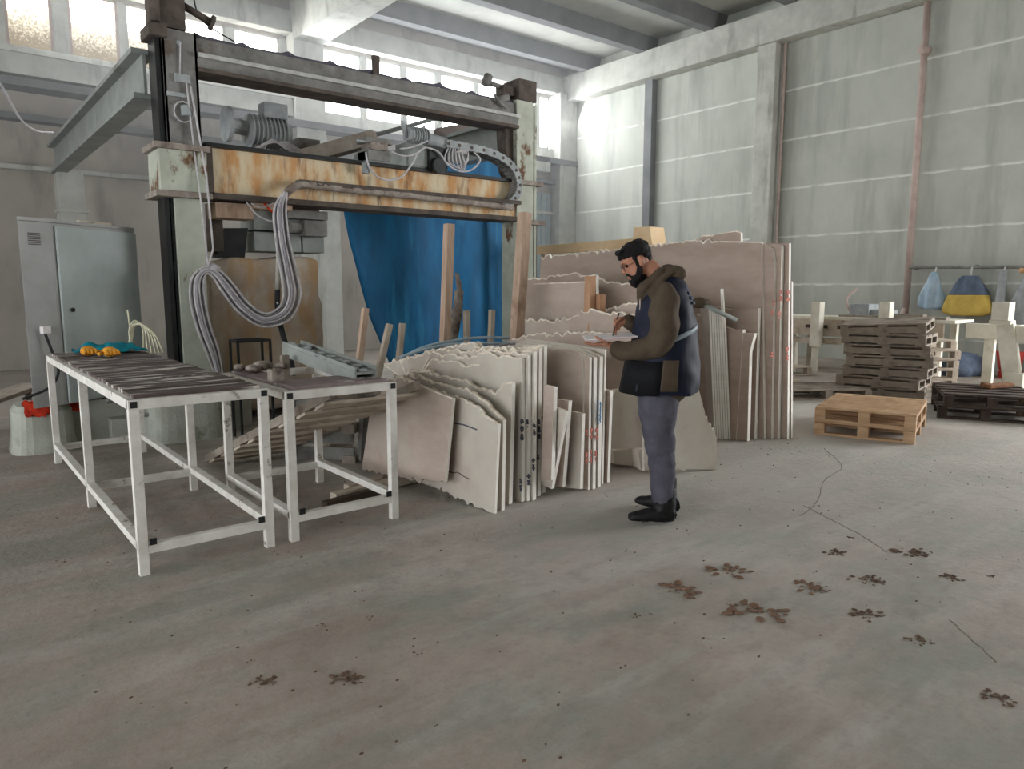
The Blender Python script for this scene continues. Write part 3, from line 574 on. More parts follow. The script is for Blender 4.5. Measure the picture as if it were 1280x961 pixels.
# tarps behind the gantry
def sheet(name, pxs, Y, m, label, cat, wave=0.06, nx=46, nz=34, thick=0.008, freq=5.0, seed=0):
    P = [onY(x, y, Y) for x, y in pxs]; xs = [q.x for q in P]; zs = [max(q.z, 0.02) for q in P]; poly = [(q.x, max(q.z, 0.02)) for q in P]
    def span(z):
        c = []
        for i in range(len(poly)):
            (xa, za), (xb, zb) = poly[i], poly[(i + 1) % len(poly)]
            if (za - z) * (zb - z) <= 0 and abs(za - zb) > 1e-6: c.append(xa + (xb - xa) * (z - za) / (zb - za))
        return (min(c), max(c)) if c else None
    z0, z1 = min(zs) + 1e-3, max(zs) - 1e-3; vs = []
    for j in range(nz + 1):
        z = z0 + (z1 - z0) * j / nz; a, b = span(z)
        for i in range(nx + 1):
            x = a + (b - a) * i / nx
            vs.append(V((x, Y + wave * sin(freq * x + 0.9 * z + seed) * (0.6 + 0.4 * sin(2.1 * x)) + 0.03 * noise.noise(V((x * 3, z * 1.5, seed))), z)))
    k = len(vs); vs2 = [v + V((0, thick, 0)) for v in vs]; W_ = nx + 1
    fs = []
    for j in range(nz):
        for i in range(nx):
            q = (j * W_ + i, j * W_ + i + 1, (j + 1) * W_ + i + 1, (j + 1) * W_ + i); fs.append(q); fs.append(tuple(k + t for t in q[::-1]))
    for i in range(nx): fs.append((i, i + 1, k + i + 1, k + i)); a = nz * W_; fs.append((a + i, k + a + i, k + a + i + 1, a + i + 1))
    for j in range(nz): fs.append((j * W_, k + j * W_, k + (j + 1) * W_, (j + 1) * W_)); fs.append((j * W_ + nx, (j + 1) * W_ + nx, k + (j + 1) * W_ + nx, k + j * W_ + nx))
    return tag(MB().add(vs + vs2, fs).build(name, m, smooth=True), label, cat)
sheet('blue_tarpaulin', [(430, 262), (438, 305), (449, 350), (462, 395), (474, 425), (490, 462), (634, 455), (634, 262), (634, 200), (600, 197), (560, 205), (500, 240)], 9.5, BLUE, 'large blue tarpaulin sheet hanging behind the gantry', 'tarpaulin', wave=0.03)
sheet('grey_tarpaulin', [(545, 160), (590, 153), (652, 146), (652, 240), (600, 230), (566, 200), (520, 215), (540, 190)], 9.85, GREYT, 'dusty grey-brown tarpaulin above blue sheet near right post', 'tarpaulin', wave=0.03, seed=3)
tag(MB().tube([onY(442, 176, 9.8), onY(575, 140, 9.9)], 0.03, 8).build('tarp_pole', BEAMGREY), 'pale slanted pole beside grey tarpaulin above the carriage', 'pole')
tag(MB().bar(onY(634, 262, 9.2), V((onY(634, 262, 9.2).x, 9.2, 0)), 0.09, 0.09).build('ochre_post', BRASS, bevel=0.005), 'ochre vertical post at right edge of blue tarpaulin', 'post')

# ================================================================== WORK TABLES
def table(name, x0, x1, ys, zt, label, topmat, smat, mid):
    T = thing(name, label, 'table', ((x0 + x1) / 2, ys[0], 0))
    s = 0.05
    for y in ys:
        for x in (x0, x1):
            lg = MB().box(x - s / 2, x + s / 2, y - s / 2, y + s / 2, 0, zt - 0.055); lg.build('leg', smat, T, bevel=0.003)
    MB().bar((x0 - s / 2, ys[0], zt - 0.03), (x1 + s / 2, ys[0], zt - 0.03), s, s).bar((x0 - s / 2, ys[-1], zt - 0.03), (x1 + s / 2, ys[-1], zt - 0.03), s, s).bar((x0, ys[0], zt - 0.03), (x0, ys[-1], zt - 0.03), s, s).bar((x1, ys[0], zt - 0.03), (x1, ys[-1], zt - 0.03), s, s).build('top_frame', smat, T, bevel=0.002)
    zs = 0.14
    st_ = MB().bar((x0, ys[0], zs), (x1, ys[0], zs), s * .9, s).bar((x0, ys[-1], zs), (x1, ys[-1], zs), s * .9, s).bar((x0, ys[0], zs + 0.02), (x0, ys[-1], zs + 0.02), s, s * .9).bar((x1, ys[0], zs + 0.02), (x1, ys[-1], zs + 0.02), s, s * .9)
    if len(ys) > 2: st_.bar((x0, ys[1], zs), (x1, ys[1], zs), s * .9, s)
    st_.build('stretcher', smat, T, bevel=0.002)
    for x in (x0, x1): MB().box(x - 0.017, x + 0.017, ys[0] - s / 2 - 0.003, ys[0] - s / 2 + 0.004, zt - 0.047, zt - 0.013).build('tube_opening', DARK, T)
    MB().box(x0 + 0.03, x0 + 0.065, ys[0] - 0.03, ys[0] - 0.022, zs + 0.02, zs + 0.055).build('tube_opening', DARK, T)
    MB().box(x1 - 0.065, x1 - 0.03, ys[0] - 0.03, ys[0] - 0.022, zs + 0.02, zs + 0.055).build('tube_opening', DARK, T)
    return T
T1 = table('work_table', 0.78, 1.45, (4.05, 5.58, 7.2), 0.94, 'long white painted steel table with six legs and dark stained top', TOPDIRT, WHITEP, True)
top = MB()
for i in range(13):
    y = 4.07 + i * 0.24; top.box(0.79, 1.44, y, y + 0.234, 0.93, 0.951 + 0.005 * (i % 2))
o = top.build('table_top', TOPDIRT, T1)
T2 = table('work_table', 1.6, 2.28, (4.05, 5.2), 0.91, 'short white steel table with rusty legs beside slab stack', TOPGREY, WHITEP, False)
MB().box(1.64, 2.26, 4.06, 4.42, 0.9, 0.925).box(1.64, 1.8, 4.42, 5.18, 0.9, 0.92).build('table_top', TOPGREY, T2, bevel=0.003)
# things on the tables
def lump(name, c, r, m, label, cat, seed=0, amp=0.35, group=None, par=None, vox=0.008):
    c = V(c); mb = MB().ball((0, 0, 0), r, 20); o = mb.build(name, m, par, smooth=True)
    for v in o.data.vertices:
        v.co *= 1 + amp * noise.noise(v.co * (1.6 / max(r)) + V((seed, seed, 0))); v.co.z = max(v.co.z, -r[2] * 0.9)
    o.location = c - (V(par.get('_loc', (0, 0, 0))) if par else V((0, 0, 0)))
    if label: tag(o, label, cat, group)
    return o
def glove(cx_, cy_, zr, m, cuff, label, flip=1):
    g = thing('work_glove', label, 'glove', (cx_, cy_, zr))
    mb = MB().ball((cx_, cy_, zr + 0.045), (0.055, 0.06, 0.042), 14)
    for k in range(4): mb.tube(spline([(cx_ - 0.03 + k * 0.02, cy_ - 0.03, zr + 0.05), (cx_ - 0.035 + k * 0.025, cy_ - 0.09, zr + 0.055), (cx_ - 0.04 + k * 0.028, cy_ - 0.12, zr + 0.03)]), 0.014, 8)
    mb.tube([(cx_ + 0.04 * flip, cy_ - 0.01, zr + 0.04), (cx_ + 0.085 * flip, cy_ - 0.05, zr + 0.035)], 0.014, 8)
    mb.build('palm', m, g, smooth=True)
    MB().tube([(cx_, cy_ + 0.02, zr + 0.04), (cx_ + 0.02, cy_ + 0.09, zr + 0.04)], [0.048, 0.04], 12).build('cuff', cuff, g, smooth=True)
glove(0.98, 6.62, 0.955, ORANGE, NAVYG, 'orange work glove with dark cuff at left end on long table')
glove(1.1, 6.42, 0.955, ORANGE, TEAL, 'yellow-orange work glove with striped cuff in front of teal cloth', -1)
cl = MB(); Wn, Hn = 26, 12; vs = []
for j in range(Hn + 1):
    for i in range(Wn + 1):
        u_, v_ = i / Wn, j / Hn
        x = 0.93 + 0.5 * u_; y = 6.98 - 0.2 * u_ + (v_ - 0.5) * 0.28 * (0.8 + 0.5 * noise.noise(V((u_ * 3, v_ * 2, 5))))
        z = 0.97 + 0.05 * abs(noise.noise(V((u_ * 7, v_ * 3, 1)))) + 0.1 * sin(v_ * pi) * (0.55 + 0.45 * noise.noise(V((u_ * 4, 3, 1)))) * min(1, u_ * 5, (1 - u_) * 5)
        vs.append(V((x, y, max(z, 0.958))))
k = len(vs); vs += [v - V((0, 0, 0.006)) for v in vs]; fs = []
for j in range(Hn):
    for i in range(Wn):
        q = (j * (Wn + 1) + i, j * (Wn + 1) + i + 1, (j + 1) * (Wn + 1) + i + 1, (j + 1) * (Wn + 1) + i); fs += [q, tuple(k + t for t in q[::-1])]
tag(cl.add(vs, fs).build('teal_cloth', TEAL, smooth=True), 'crumpled teal cloth on the far end of long table', 'cloth')
# grey stone offcut leaning on the short table, debris
cg = thing('grey_channel', 'long pale grey channel beam tilted on the short table', 'beam', (2.2, 4.8, 0.92))
MB().bar((2.18, 4.2, 0.955), (2.13, 5.28, 1.07), 0.16, 0.02).bar((2.11, 4.2, 0.94), (2.06, 5.28, 1.05), 0.012, 0.11).bar((2.255, 4.2, 0.94), (2.2, 5.28, 1.05), 0.012, 0.11).build('channel', BEAMGREY, cg)
lc = MB()
for k in range(16):
    t = k / 15; lc.ball((2.18 - 0.05 * t + random.uniform(-.06, .06), 4.2 + 1.0 * t, 0.975 + 0.115 * t), (0.03, 0.05, 0.012), 8)
lc.build('slurry_crust', GREYS, cg)
tag(MB().bar((1.98, 5.05, 0.45), (1.98, 5.05, 1.02), 0.05, 0.05).build('prop_stick', WOODG), 'short grey upright stick under tilted channel beam', 'stick')
for i, (x, y, s) in enumerate(((1.72, 4.95, 0.05), (1.82, 5.05, 0.06), (1.93, 5.0, 0.045), (1.68, 5.12, 0.04))):
    lump('stone_rubble', (x, y, 0.93 + s * 0.4), (s, s * 1.3, s * 0.55), CRUST, 'brown stone rubble lump on rear of short table', 'rubble', seed=i, group='rubble lumps on the short table')
tag(MB().box(1.62, 1.7, 4.35, 4.43, 0.925, 1.0).build('small_block', CRUST, bevel=0.008), 'small crusted block on the short table corner', 'block')
# slatted ramp (old pallet) slanting under the short table
rampA, rampB = V((1.95, 4.2, 0.84)), V((1.78, 6.35, 0.05))
Rm = thing('slatted_pallet', 'old grey slatted pallet slanting from the short table to the floor', 'pallet', (1.9, 5.2, 0))
dirn = (rampB - rampA); acr = V((0.62, 0, 0)); nrmv = dirn.cross(acr).normalized(); 
if nrmv.z < 0: nrmv = -nrmv
for k in range(3):
    o_ = acr * (k / 2); MB().bar(rampA + o_, rampB + o_, 0.05, 0.06, up=nrmv).build('bearer', WOODG, Rm)
for k in range(8):
    c_ = rampA + dirn * (0.06 + k * 0.125) - nrmv * 0.045
    MB().bar(c_ - V((0.03, 0, 0)), c_ + acr + V((0.03, 0, 0)), 0.15, 0.02, up=nrmv).build('slat', WOODP, Rm)
# ribbed crates behind
cr_ = thing('grey_crate', 'dark grey slatted crate leaning behind the short table', 'crate', (2.6, 5.75, 0))
for z in (0.08, 0.22, 0.36, 0.5): MB().bar((2.42, 5.95, z), (2.78, 5.6, z), 0.03, 0.11).build('slat', GREYSTEEL, cr_, bevel=0.004)
for z in (0.03, 0.3, 0.5): MB().bar((2.72, 5.6, z), (2.84, 5.72, z), 0.12, 0.08).build('block', WOODG, cr_, bevel=0.004)
MB().bar((2.84, 5.58, 0.02), (2.92, 5.6, 0.72), 0.05, 0.08).build('upright', GREYSTEEL, cr_); MB().bar((2.42, 5.97, 0.02), (2.42, 5.97, 0.6), 0.06, 0.06).build('upright', GREYSTEEL, cr_)
for i, (a, b, w_, lab) in enumerate((((2.12, 4.62, .04), (2.95, 4.74, .04), 0.08, 'thin timber batten lying behind the short table legs'), ((2.0, 4.5, .03), (2.5, 4.6, .03), 0.06, 'dark short timber lying nearest under the short table'), ((2.3, 4.78, .035), (3.0, 4.9, .035), 0.07, 'pale timber batten running toward front slab'))):
    tag(MB().bar(a, b, w_, 0.06).build('timber_batten', WOODB if i == 1 else WOODP, bevel=0.004), lab, 'batten')

# ================================================================== STONE SLABS
def plane_pt(x, y, X0, Y0, nx, ny, lean):
    """ray cut with the slab plane: (P-G).n = lean*z"""
    d = ray(x, y); G0 = V((X0, Y0, 0)); nv = V((nx, ny, 0))
    t_ = (lean * EYE - (EY - G0).dot(nv)) / (d.dot(nv) - lean * d.z)
    return EY + d * t_
def jag(pts, amp, steps=7, seed=0):
    out = []
    for i in range(len(pts)):
        a = pts[i]; out.append(a[:2])
        if len(a) > 2 and a[2] == 'j':
            b = pts[(i + 1) % len(pts)]
            if len(b) > 2 and b[2] == 'w': continue
            for k in range(1, steps):
                t_ = k / steps; out.append((a[0] + (b[0] - a[0]) * t_ + amp * 0.5 * noise.noise(V((seed, k * 1.3, i))), a[1] + (b[1] - a[1]) * t_ + amp * 2.2 * noise.noise(V((k * 0.9, seed * 3.1, i)))))
    return out
def slab(end, pts, label, face=SLABF, thick=0.03, lean=0.05, rot=-0.05, group=None, amp=2.3, seed=0, dirv=None, cat='stone slab', name='stone_slab', xw=None):
    """end: floor pixel (or world x,y) of the slab's near lower corner; pts: outline pixels, ('w',s,z) = metres along the slab from the corner"""
    g0 = V((xw[0], xw[1], 0)) if xw else gz(*end)
    d_ = V(dirv).normalized() if dirv else V((rot, 1, 0)).normalized()      # along the slab
    nv = V((d_.y, -d_.x, 0))                                               # to the far side
    if nv.dot(fh) < 0: nv = -nv
    P = []
    pix = [q for q in pts if q[0] != 'w']
    seq = []
    for q in pts:
        seq.append(q)
    flat = []
    for i, q in enumerate(seq):
        if q[0] == 'w': flat.append(q); continue
        flat.append(q[:2]); b = seq[(i + 1) % len(seq)]
        if len(q) > 2 and b[0] != 'w':
            L_ = hypot(b[0] - q[0], b[1] - q[1]); steps = max(3, int(L_ / 3.2))
            for k in range(1, steps):
                t_ = k / steps
                flat.append((q[0] + (b[0] - q[0]) * t_ + amp * 0.6 * noise.noise(V((seed, k * 1.3, i))), q[1] + (b[1] - q[1]) * t_ + amp * 2.8 * noise.noise(V((k * 0.9, seed * 3.1, i)))))
    for q in flat:
        if q[0] == 'w': s_, z_ = q[1], q[2]; P.append(g0 + d_ * s_ + nv * (lean * z_) + ZZ * z_)
        else:
            v = plane_pt(q[0], q[1], g0.x, g0.y, nv.x, nv.y, lean); v.z = max(v.z, 0.004); P.append(v)
    # faces: 0 = sawn face, 1 = cut edge, 2 = broken rim
    side = []
    for i in range(len(P)):
        e_ = (P[(i + 1) % len(P)] - P[i]); vert = abs(e_.z) > abs(e_.dot(d_)) * 1.5
        side.append(1 if vert else 2)
    mb_ = MB().prism(P, nv * thick, 0, side)
    for i in range(len(P)):
        a_, b_ = P[i], P[(i + 1) % len(P)]
        if amp and side[i] == 2 and min(a_.z, b_.z) > 0.3 and len(P) > 9: mb_.bar(a_ + nv * 0.004, b_ + nv * 0.004, 0.013, 0.013 + 0.008 * noise.noise(a_ * 30), mi=2)
    o = mb_.build(name, [face, SLABE, SLABT], loc=(g0.x, g0.y, 0))
    tag(o, label, cat, group)
    o['_loc'] = (g0.x, g0.y, 0)
    return o, g0, d_, nv
GA = 'slabs of the near stack'
A = []
A.append(slab((556, 603), [(556, 603), (566, 498), (530, 484, 'j'), (500, 472, 'j'), (468, 478), (452, 586, 'j'), (500, 596, 'j')], 'brownish front slab of near stack, the piece nearest the short table', SLABF, 0.025, 0.05, -0.1, GA, seed=1, xw=(2.70, 4.1)))
A.append(slab((619, 643), [(618, 643), (623, 530), (607, 520, 'j'), (597, 508, 'j'), (582, 500, 'j'), (560, 494, 'j'), (530, 484), (500, 480), (474, 590, 'j'), (540, 606, 'j'), (575, 624, 'j')], 'front slab of near stack with a dark slit and broken upper corner', SLABG, 0.022, 0.04, -0.1, GA, seed=2))
def back(end, top, endtop, i, lab, face=SLABG, th=0.034, lx=1.5, lean=0.045):
    pts = [end, endtop] + [(a, b, 'j') for a, b in top] + [('w', lx, 0.55), ('w', lx - 0.05, 0.01)]
    r = slab(end, pts, lab, face, th, lean, -0.06 - 0.004 * i, GA, seed=3 + i); A.append(r); return r
back((627, 639), [(616, 512), (604, 500), (586, 488), (560, 483), (530, 474), (505, 468)], (629, 525), 0, 'second slab behind the slit slab, its broken rim just above', th=0.028)
back((636, 631), [(629, 480), (620, 492), (600, 487), (585, 476), (560, 472), (530, 464), (512, 462)], (640, 478), 1, 'fourth slab of near stack with crumbling pinkish upper corner')
back((644, 604), [(638, 460), (626, 474), (606, 476), (590, 466), (566, 462), (540, 458), (520, 458)], (647, 458), 2, 'short hanging-back slab of near stack behind crumbling corner')
back((652, 628), [(640, 447), (606, 441), (598, 456), (580, 458), (560, 452), (540, 449)], (652, 448), 3, 'pale slab of near stack with smooth green-grey top corner')
back((659, 627), [(648, 443), (612, 438), (596, 446), (576, 446), (556, 444), (540, 440)], (660, 443), 4, 'slab of near stack left of the two marked edges')
back((666, 626), [(652, 439), (620, 436), (600, 438), (580, 440), (550, 436), (510, 449)], (667, 439), 5, 'slab of near stack carrying the first black paint mark')
back((672, 621), [(656, 436), (630, 434), (600, 436), (590, 428), (560, 434), (500, 450)], (674, 435), 6, 'slab of near stack carrying the second black paint mark')
back((678, 617), [(662, 434), (640, 436), (610, 434), (594, 430), (570, 434), (480, 455)], (680, 432), 7, 'last and tallest slab of near stack beside the leaning offcuts', lx=1.4)
# black paint marks on the sawn ends: each is part of its slab
def mark(rec, px, y0, y1, wpx, m, curve=0.0, name='paint_mark'):
    o, g0, d_, nv = rec; pts = []
    n_ = max(2, int((y1 - y0) / 2)); mb = MB()
    for k in range(n_):
        if k % 5 == 3 and m is not PBLUE: continue
        y = y0 + (y1 - y0) * k / n_; y2 = y0 + (y1 - y0) * (k + 1.1) / n_
        def q(xx, yy):
            dd_ = ray(xx, yy); t_ = (g0 - EY).dot(d_) / dd_.dot(d_); return EY + dd_ * t_ - d_ * 0.004
        w_ = wpx * (0.55 + 0.9 * noise.noise(V((px * 0.3, y * 0.55, 0)))); cx_ = px + curve * (k / n_) + 0.5 * noise.noise(V((y * .3, px, 1)))
        poly = [q(cx_ - w_ / 2, y), q(cx_ + w_ / 2, y), q(cx_ + w_ / 2, y2), q(cx_ - w_ / 2, y2)]
        mb.prism(poly, d_ * 0.006)
    p_ = mb.build(name, m, o)
for i, (ri, px, y0, y1) in enumerate(((5, 652.5, 524, 552), (6, 659.5, 524, 534), (7, 668, 528, 544), (8, 674, 524, 548), (9, 679.5, 520, 535), (6, 661, 592, 606), (7, 667, 572, 590), (8, 673, 568, 576), (5, 651, 598, 616), (4, 645, 590, 600))):
    mark(A[ri], px - 0.5, y0, y1, 4.2, PBLACK, 0.4)
# slit and crack in the front slab: thin dark inlays in its face
def facemark(rec, pxs, wpx, m, name):
    o, g0, d_, nv = rec; mb = MB()
    for (a, b) in zip(pxs[:-1], pxs[1:]):
        L_ = hypot(b[0] - a[0], b[1] - a[1]); nx, ny = -(b[1] - a[1]) / L_ * wpx / 2, (b[0] - a[0]) / L_ * wpx / 2
        P = [plane_pt(x, y, g0.x - nv.x * .003, g0.y - nv.y * .003, nv.x, nv.y, 0.04) for x, y in ((a[0] + nx, a[1] + ny), (b[0] + nx, b[1] + ny), (b[0] - nx, b[1] - ny), (a[0] - nx, a[1] - ny))]
        mb.prism(P, nv * 0.005)
    mb.build(name, m, o)
facemark(A[1], [(565, 528), (580, 531), (596, 537)], 1.6, PBLACK, 'slit')
facemark(A[1], [(559, 588), (566, 591), (572, 590), (579, 595), (587, 599)], 1.0, RUST, 'crack')

GB = 'slabs of the second stack'
B = []
B.append(slab((728, 612), [(728, 612), (729, 444), (704, 439), (680, 434), ('w', 0.9, 0.9), ('w', 0.9, 0.01)], 'large brown-faced front slab of second stack beside near stack', SLABF, 0.035, 0.03, -0.05, GB, seed=21))
B.append(slab((735, 613), [(735, 613), (737, 447), (715, 437), ('w', 0.9, 1.03), ('w', 0.9, 0.01)], 'thin slab directly behind large brown-faced slab in second stack', SLABF, 0.025, 0.03, -0.05, GB, seed=22))
B.append(slab((741, 612), [(741, 612), (743, 447), (722, 437), ('w', 0.9, 1.05), ('w', 0.9, 0.01)], 'slab of second stack with left strokes of red paint', SLABG, 0.03, 0.03, -0.05, GB, seed=23))
B.append(slab((747, 610), [(747, 610), (750, 446), (730, 436), ('w', 0.9, 1.06), ('w', 0.9, 0.01)], 'slab of second stack with right strokes of red paint and blue ring', SLABG, 0.035, 0.03, -0.05, GB, seed=24))
B.append(slab((752, 606), [(752, 606), (756, 437), (735, 434), ('w', 0.9, 1.08), ('w', 0.9, 0.01)], 'rearmost tall slab of second stack with rough top', SLABG, 0.02, 0.03, -0.05, GB, seed=25))
for ri, px, y0, y1 in ((1, 732.5, 537, 546), (2, 738, 535, 548), (3, 744.5, 534, 550), (1, 732, 565, 580), (2, 737.5, 562, 578), (3, 743.5, 563, 576)):
    mark(B[ri], px + 1, y0, y1, 3.6, PRED)
mark(B[3], 747.5, 500, 530, 1.6, PBLUE, 0.6); mark(B[3], 750.5, 502, 528, 1.4, PBLUE, -0.4)
GL = 'small offcuts leaning on the second stack'
slab((691, 600), [(689, 600), (692.5, 484), (680, 481), (676, 600)], 'narrow upright offcut between the first two stacks', SLABF, 0.035, 0.0, -0.05, GL, xw=(3.33, 3.74))
slab((704, 609), [(703, 609), (711, 501), (697, 499), (690, 606)], 'narrow offcut behind the slanting offcut of second stack', SLABF, 0.035, 0.0, -0.05, GL, xw=(3.50, 3.70))
slab((689, 611), [(689, 611), (708, 514), (680, 504), (675, 604)], 'tilted offcut with slanting pale edge in front of second stack', SLABG, 0.03, 0.0, -0.05, GL, xw=(3.39, 3.66))
slab((726, 611), [(725, 611), (728, 517), (709, 513), (705, 609)], 'short upright offcut right of the tilted one', SLABG, 0.03, 0.0, -0.05, GL, xw=(3.62, 3.66))
slab((759, 603), [(759, 603), (763, 488), (752, 486), (746, 604)], 'dark brown offcut standing last at right of second stack', SLABB, 0.03, 0.0, -0.05, GL, xw=(3.99, 3.7))
# pieces behind the man
dv = (gz(895, 587) - gz(845, 590))
GC = 'stone pieces behind the man'
slab((763, 588), [(764, 561), (764, 500), (770, 488), (806, 486), (822, 500), (822, 560)], 'pale stone piece standing on blocks left of the man', SLABG, 0.09, 0.0, 0, GC, dirv=dv, xw=tuple(gz(770, 589)[:2]), cat='stone piece', name='stone_piece')
slab((764, 585), [(766, 563), (798, 562), (800, 583), (768, 580)], 'dark low stone block under the pale standing piece', SLABG, 0.22, 0.0, 0, GC, dirv=dv, xw=tuple(gz(770, 586)[:2]), cat='stone block', name='stone_block')
slab((800, 587), [(797, 562), (818, 560), (818, 588), (801, 588)], 'small pale stone block just left of the man legs', SLABG, 0.18, 0.0, 0, GC, dirv=dv, xw=tuple(gz(800, 590)[:2]), cat='stone block', name='stone_block')
C2 = slab((870, 588), [(805, 589, 'j'), (805, 470), (862, 466), (874, 488, 'j'), (882, 520, 'j'), (896, 545), (896, 587), (865, 586, 'j')], 'big pale slab leaning upright behind the man legs', SLABG, 0.04, 0.10, 0, GC, dirv=dv, xw=tuple(gz(870, 589)[:2]))
# white-edged thin slabs
GD = 'thin white-edged slabs behind the man'
lab = ['leftmost', 'second', 'third', 'fourth', 'fifth', 'sixth', 'rightmost']
for i in range(7):
    xt, xb = 877 + 4.6 * i, 893 + 3.0 * i
    slab((xb, 549), [('w', 0, 0.004), ('w', 0, 1.31 - 0.012 * i), ('w', 0.3, 1.30 - 0.012 * i), ('w', 0.3, 0.01)], lab[i] + ' white edge of the thin slabs standing behind the man', SLABG, 0.019, -0.08, 0.77, GD, seed=40 + i)
tag(MB().tube([onY(880, 381, 4.15), onY(920, 400, 4.05)], 0.022, 8).build('steel_tube', BEAMGREY, smooth=True), 'grey steel tube resting on the white-edged thin slabs', 'tube')
# brown stack at the right, ends toward us
GE = 'brown slabs of the right stack'
def eslab(end, top, lx, h, lab, th=0.055, face=SLABB, rot=-0.08, lean=-0.01, seed=0, bot=None):
    return slab(end, [end if bot is None else bot, *top, ('w', lx, h), ('w', lx, 0.01)], lab, face, th, lean, rot, GE, seed=seed)
eslab((920, 550), [(928.5, 412), (905, 412)], 0.5, 1.24, 'leftmost low brown slab of right stack with pale edge', seed=51)
eslab((934, 552), [(937, 440), (943, 417), (928, 416)], 0.6, 1.2, 'second low brown slab of right stack, edge bowed near top', seed=52)
eslab((943, 549), [(948, 385), (918, 388)], 0.8, 1.36, 'taller brown slab behind the two low ones of right stack', seed=53)
eslab((948, 545), [(953, 382), (950, 382)], 0.8, 1.4, 'narrow slab end tucked behind the taller one of right stack', seed=54, th=0.02)
eslab((958, 548), [(966, 412), (946, 411)], 0.5, 1.22, 'low brown slab in middle of right stack with red mark above', seed=55)
E1 = eslab((964, 549), [(968, 330), (965, 310), (957, 305), (950, 304)], 1.2, 1.95, 'tall slab of right stack with rounded upper corner', seed=56, th=0.06)
E2 = eslab((972, 549), [(977, 307), (966, 305)], 1.2, 1.95, 'tall slab of right stack next to the rounded one', seed=57)
eslab((971, 560), [(970, 552), (975, 512), (968, 511)], 0.3, 0.35, 'small brown offcut at the foot of right stack', seed=58) if False else None
E3 = eslab((984, 549), [(986.5, 304), (974, 304)], 1.2, 1.95, 'second last tall slab of right stack', seed=59, th=0.04)
eslab((989, 548), [(989.5, 352), (984, 350)], 1.0, 1.6, 'outermost slightly lower slab at far right of right stack', seed=60, th=0.03)
for ri, px, y0, y1 in ((E1, 967, 376, 382), (E1, 965, 388, 396), (E2, 976, 362, 376), (E2, 974, 388, 398), (E3, 985, 363, 376), (E1, 965, 440, 446), (E3, 984, 434, 450)):
    mark(ri, px, y0, y1, 4.0, PRED)
# the large slabs behind: long brown faces
GF = 'long slabs at the back of the stacks'
slab(None, [(955, 549), (952, 303), (900, 302, 'j'), (862, 301, 'j'), (840, 304, 'j'), (800, 309, 'j'), (676, 322), ('w', 3.2, 0.01)], 'long tall brown slab forming the back of the stacks', SLABB, 0.04, 0.0, -0.08, GF, seed=70, xw=tuple(gz(955, 549)[:2]))
slab(None, [(926, 303), (926, 291), (920, 289), (893, 293, 'j'), (870, 299, 'j'), (860, 303)], 'pointed slab top showing above the long tall slab', SLABB, 0.04, 0.0, -0.08, GF, seed=71, xw=(6.52, 4.0))
slab(None, [(838, 362), (815, 356, 'j'), (800, 357, 'j'), (770, 353, 'j'), (757, 353, 'j'), (750, 349, 'j'), (745, 343), (738, 345), (727, 345, 'j'), (721, 341, 'j'), (700, 345, 'j'), (660, 349), ('w', 2.6, 0.01), ('w', 0.1, 0.01)], 'slab with notched rim in front of the long tall slab', SLABB, 0.04, 0.0, -0.06, GF, seed=72, xw=(5.5, 4.3))
slab(None, [(815, 378, 'j'), (790, 380, 'j'), (765, 385, 'j'), (742, 390), (737, 352), (668, 355), (672, 402), ('w', 2.3, 0.01), ('w', 0.1, 0.01)], 'greyish slab with straight top left of the wooden stakes', SLABF, 0.035, 0.0, -0.05, GF, seed=73, xw=(5.1, 4.4))
slab(None, [(815, 392), (790, 393, 'j'), (757, 392), (738, 386, 'j'), (724, 394, 'j'), (703, 399, 'j'), (690, 403, 'j'), (676, 399, 'j'), (650, 404), ('w', 2.0, 0.01), ('w', 0.1, 0.01)], 'lower slab with wavy rim below the greyish one', SLABF, 0.035, 0.0, -0.05, GF, seed=74, xw=(4.8, 4.4))
slab(None, [(815, 420), (760, 417, 'j'), (724, 415, 'j'), (700, 418, 'j'), (668, 419, 'j'), (640, 424), ('w', 1.9, 0.01), ('w', 0.1, 0.01)], 'lowest slab of the back row just above the hoses', SLABF, 0.035, 0.0, -0.05, GF, seed=75, xw=(4.5, 4.4))
slab(None, [(906, 410), (903.5, 361), (900.5, 361), (902, 410)], 'slim slab splinter sticking up behind the steel tube', SLABE, 0.02, 0.0, -0.2, GF, seed=76, xw=(6.0, 4.3))
# wooden members between the slabs
def stake(x0, y0, x1, y1, Y, wd, label, m=WOODPK, z0=0.0, dp=None, name='wooden_stake', grp='upright stakes of the slab rack'):
    a = onY(x0, y0, Y); b = onY(x1, y1, Y); d_ = (b - a); 
    if b.z > z0: b = a + d_ * ((z0 - a.z) / d_.z)
    return tag(MB().bar(a, b, wd, dp or wd, up=V((0, 1, 0))).build(name, m, bevel=0.004), label, 'wooden stake', grp)
stake(457, 385, 449, 450, 6.1, 0.055, 'leftmost slanted short stake before the blue tarpaulin edge')
stake(487, 405, 477, 448, 6.1, 0.055, 'slanted grey stake, second from left before the tarpaulin', WOODP)
stake(503, 404, 499, 445, 6.1, 0.05, 'short upright stake, third from left before the tarpaulin', WOODP)
stake(583, 388, 584, 445, 6.1, 0.055, 'short pale stake just right of the tallest middle post', WOODP)
stake(615, 387, 613, 438, 6.1, 0.055, 'short pale stake left of the tall right post', WOODP)
stake(561.5, 280, 556, 432, 6.1, 0.085, 'tall wooden post in the middle of the blue tarpaulin', WOODPK)
stake(656, 266, 645, 430, 5.7, 0.105, 'tall wooden post leaning at the right gantry post', WOODPK)
tag(MB().box(2.75, 2.98, 6.02, 6.2, 0.0, 0.86).build('timber_block', WOODP, bevel=0.006), 'pale timber block at the foot of leftmost stake', 'timber')
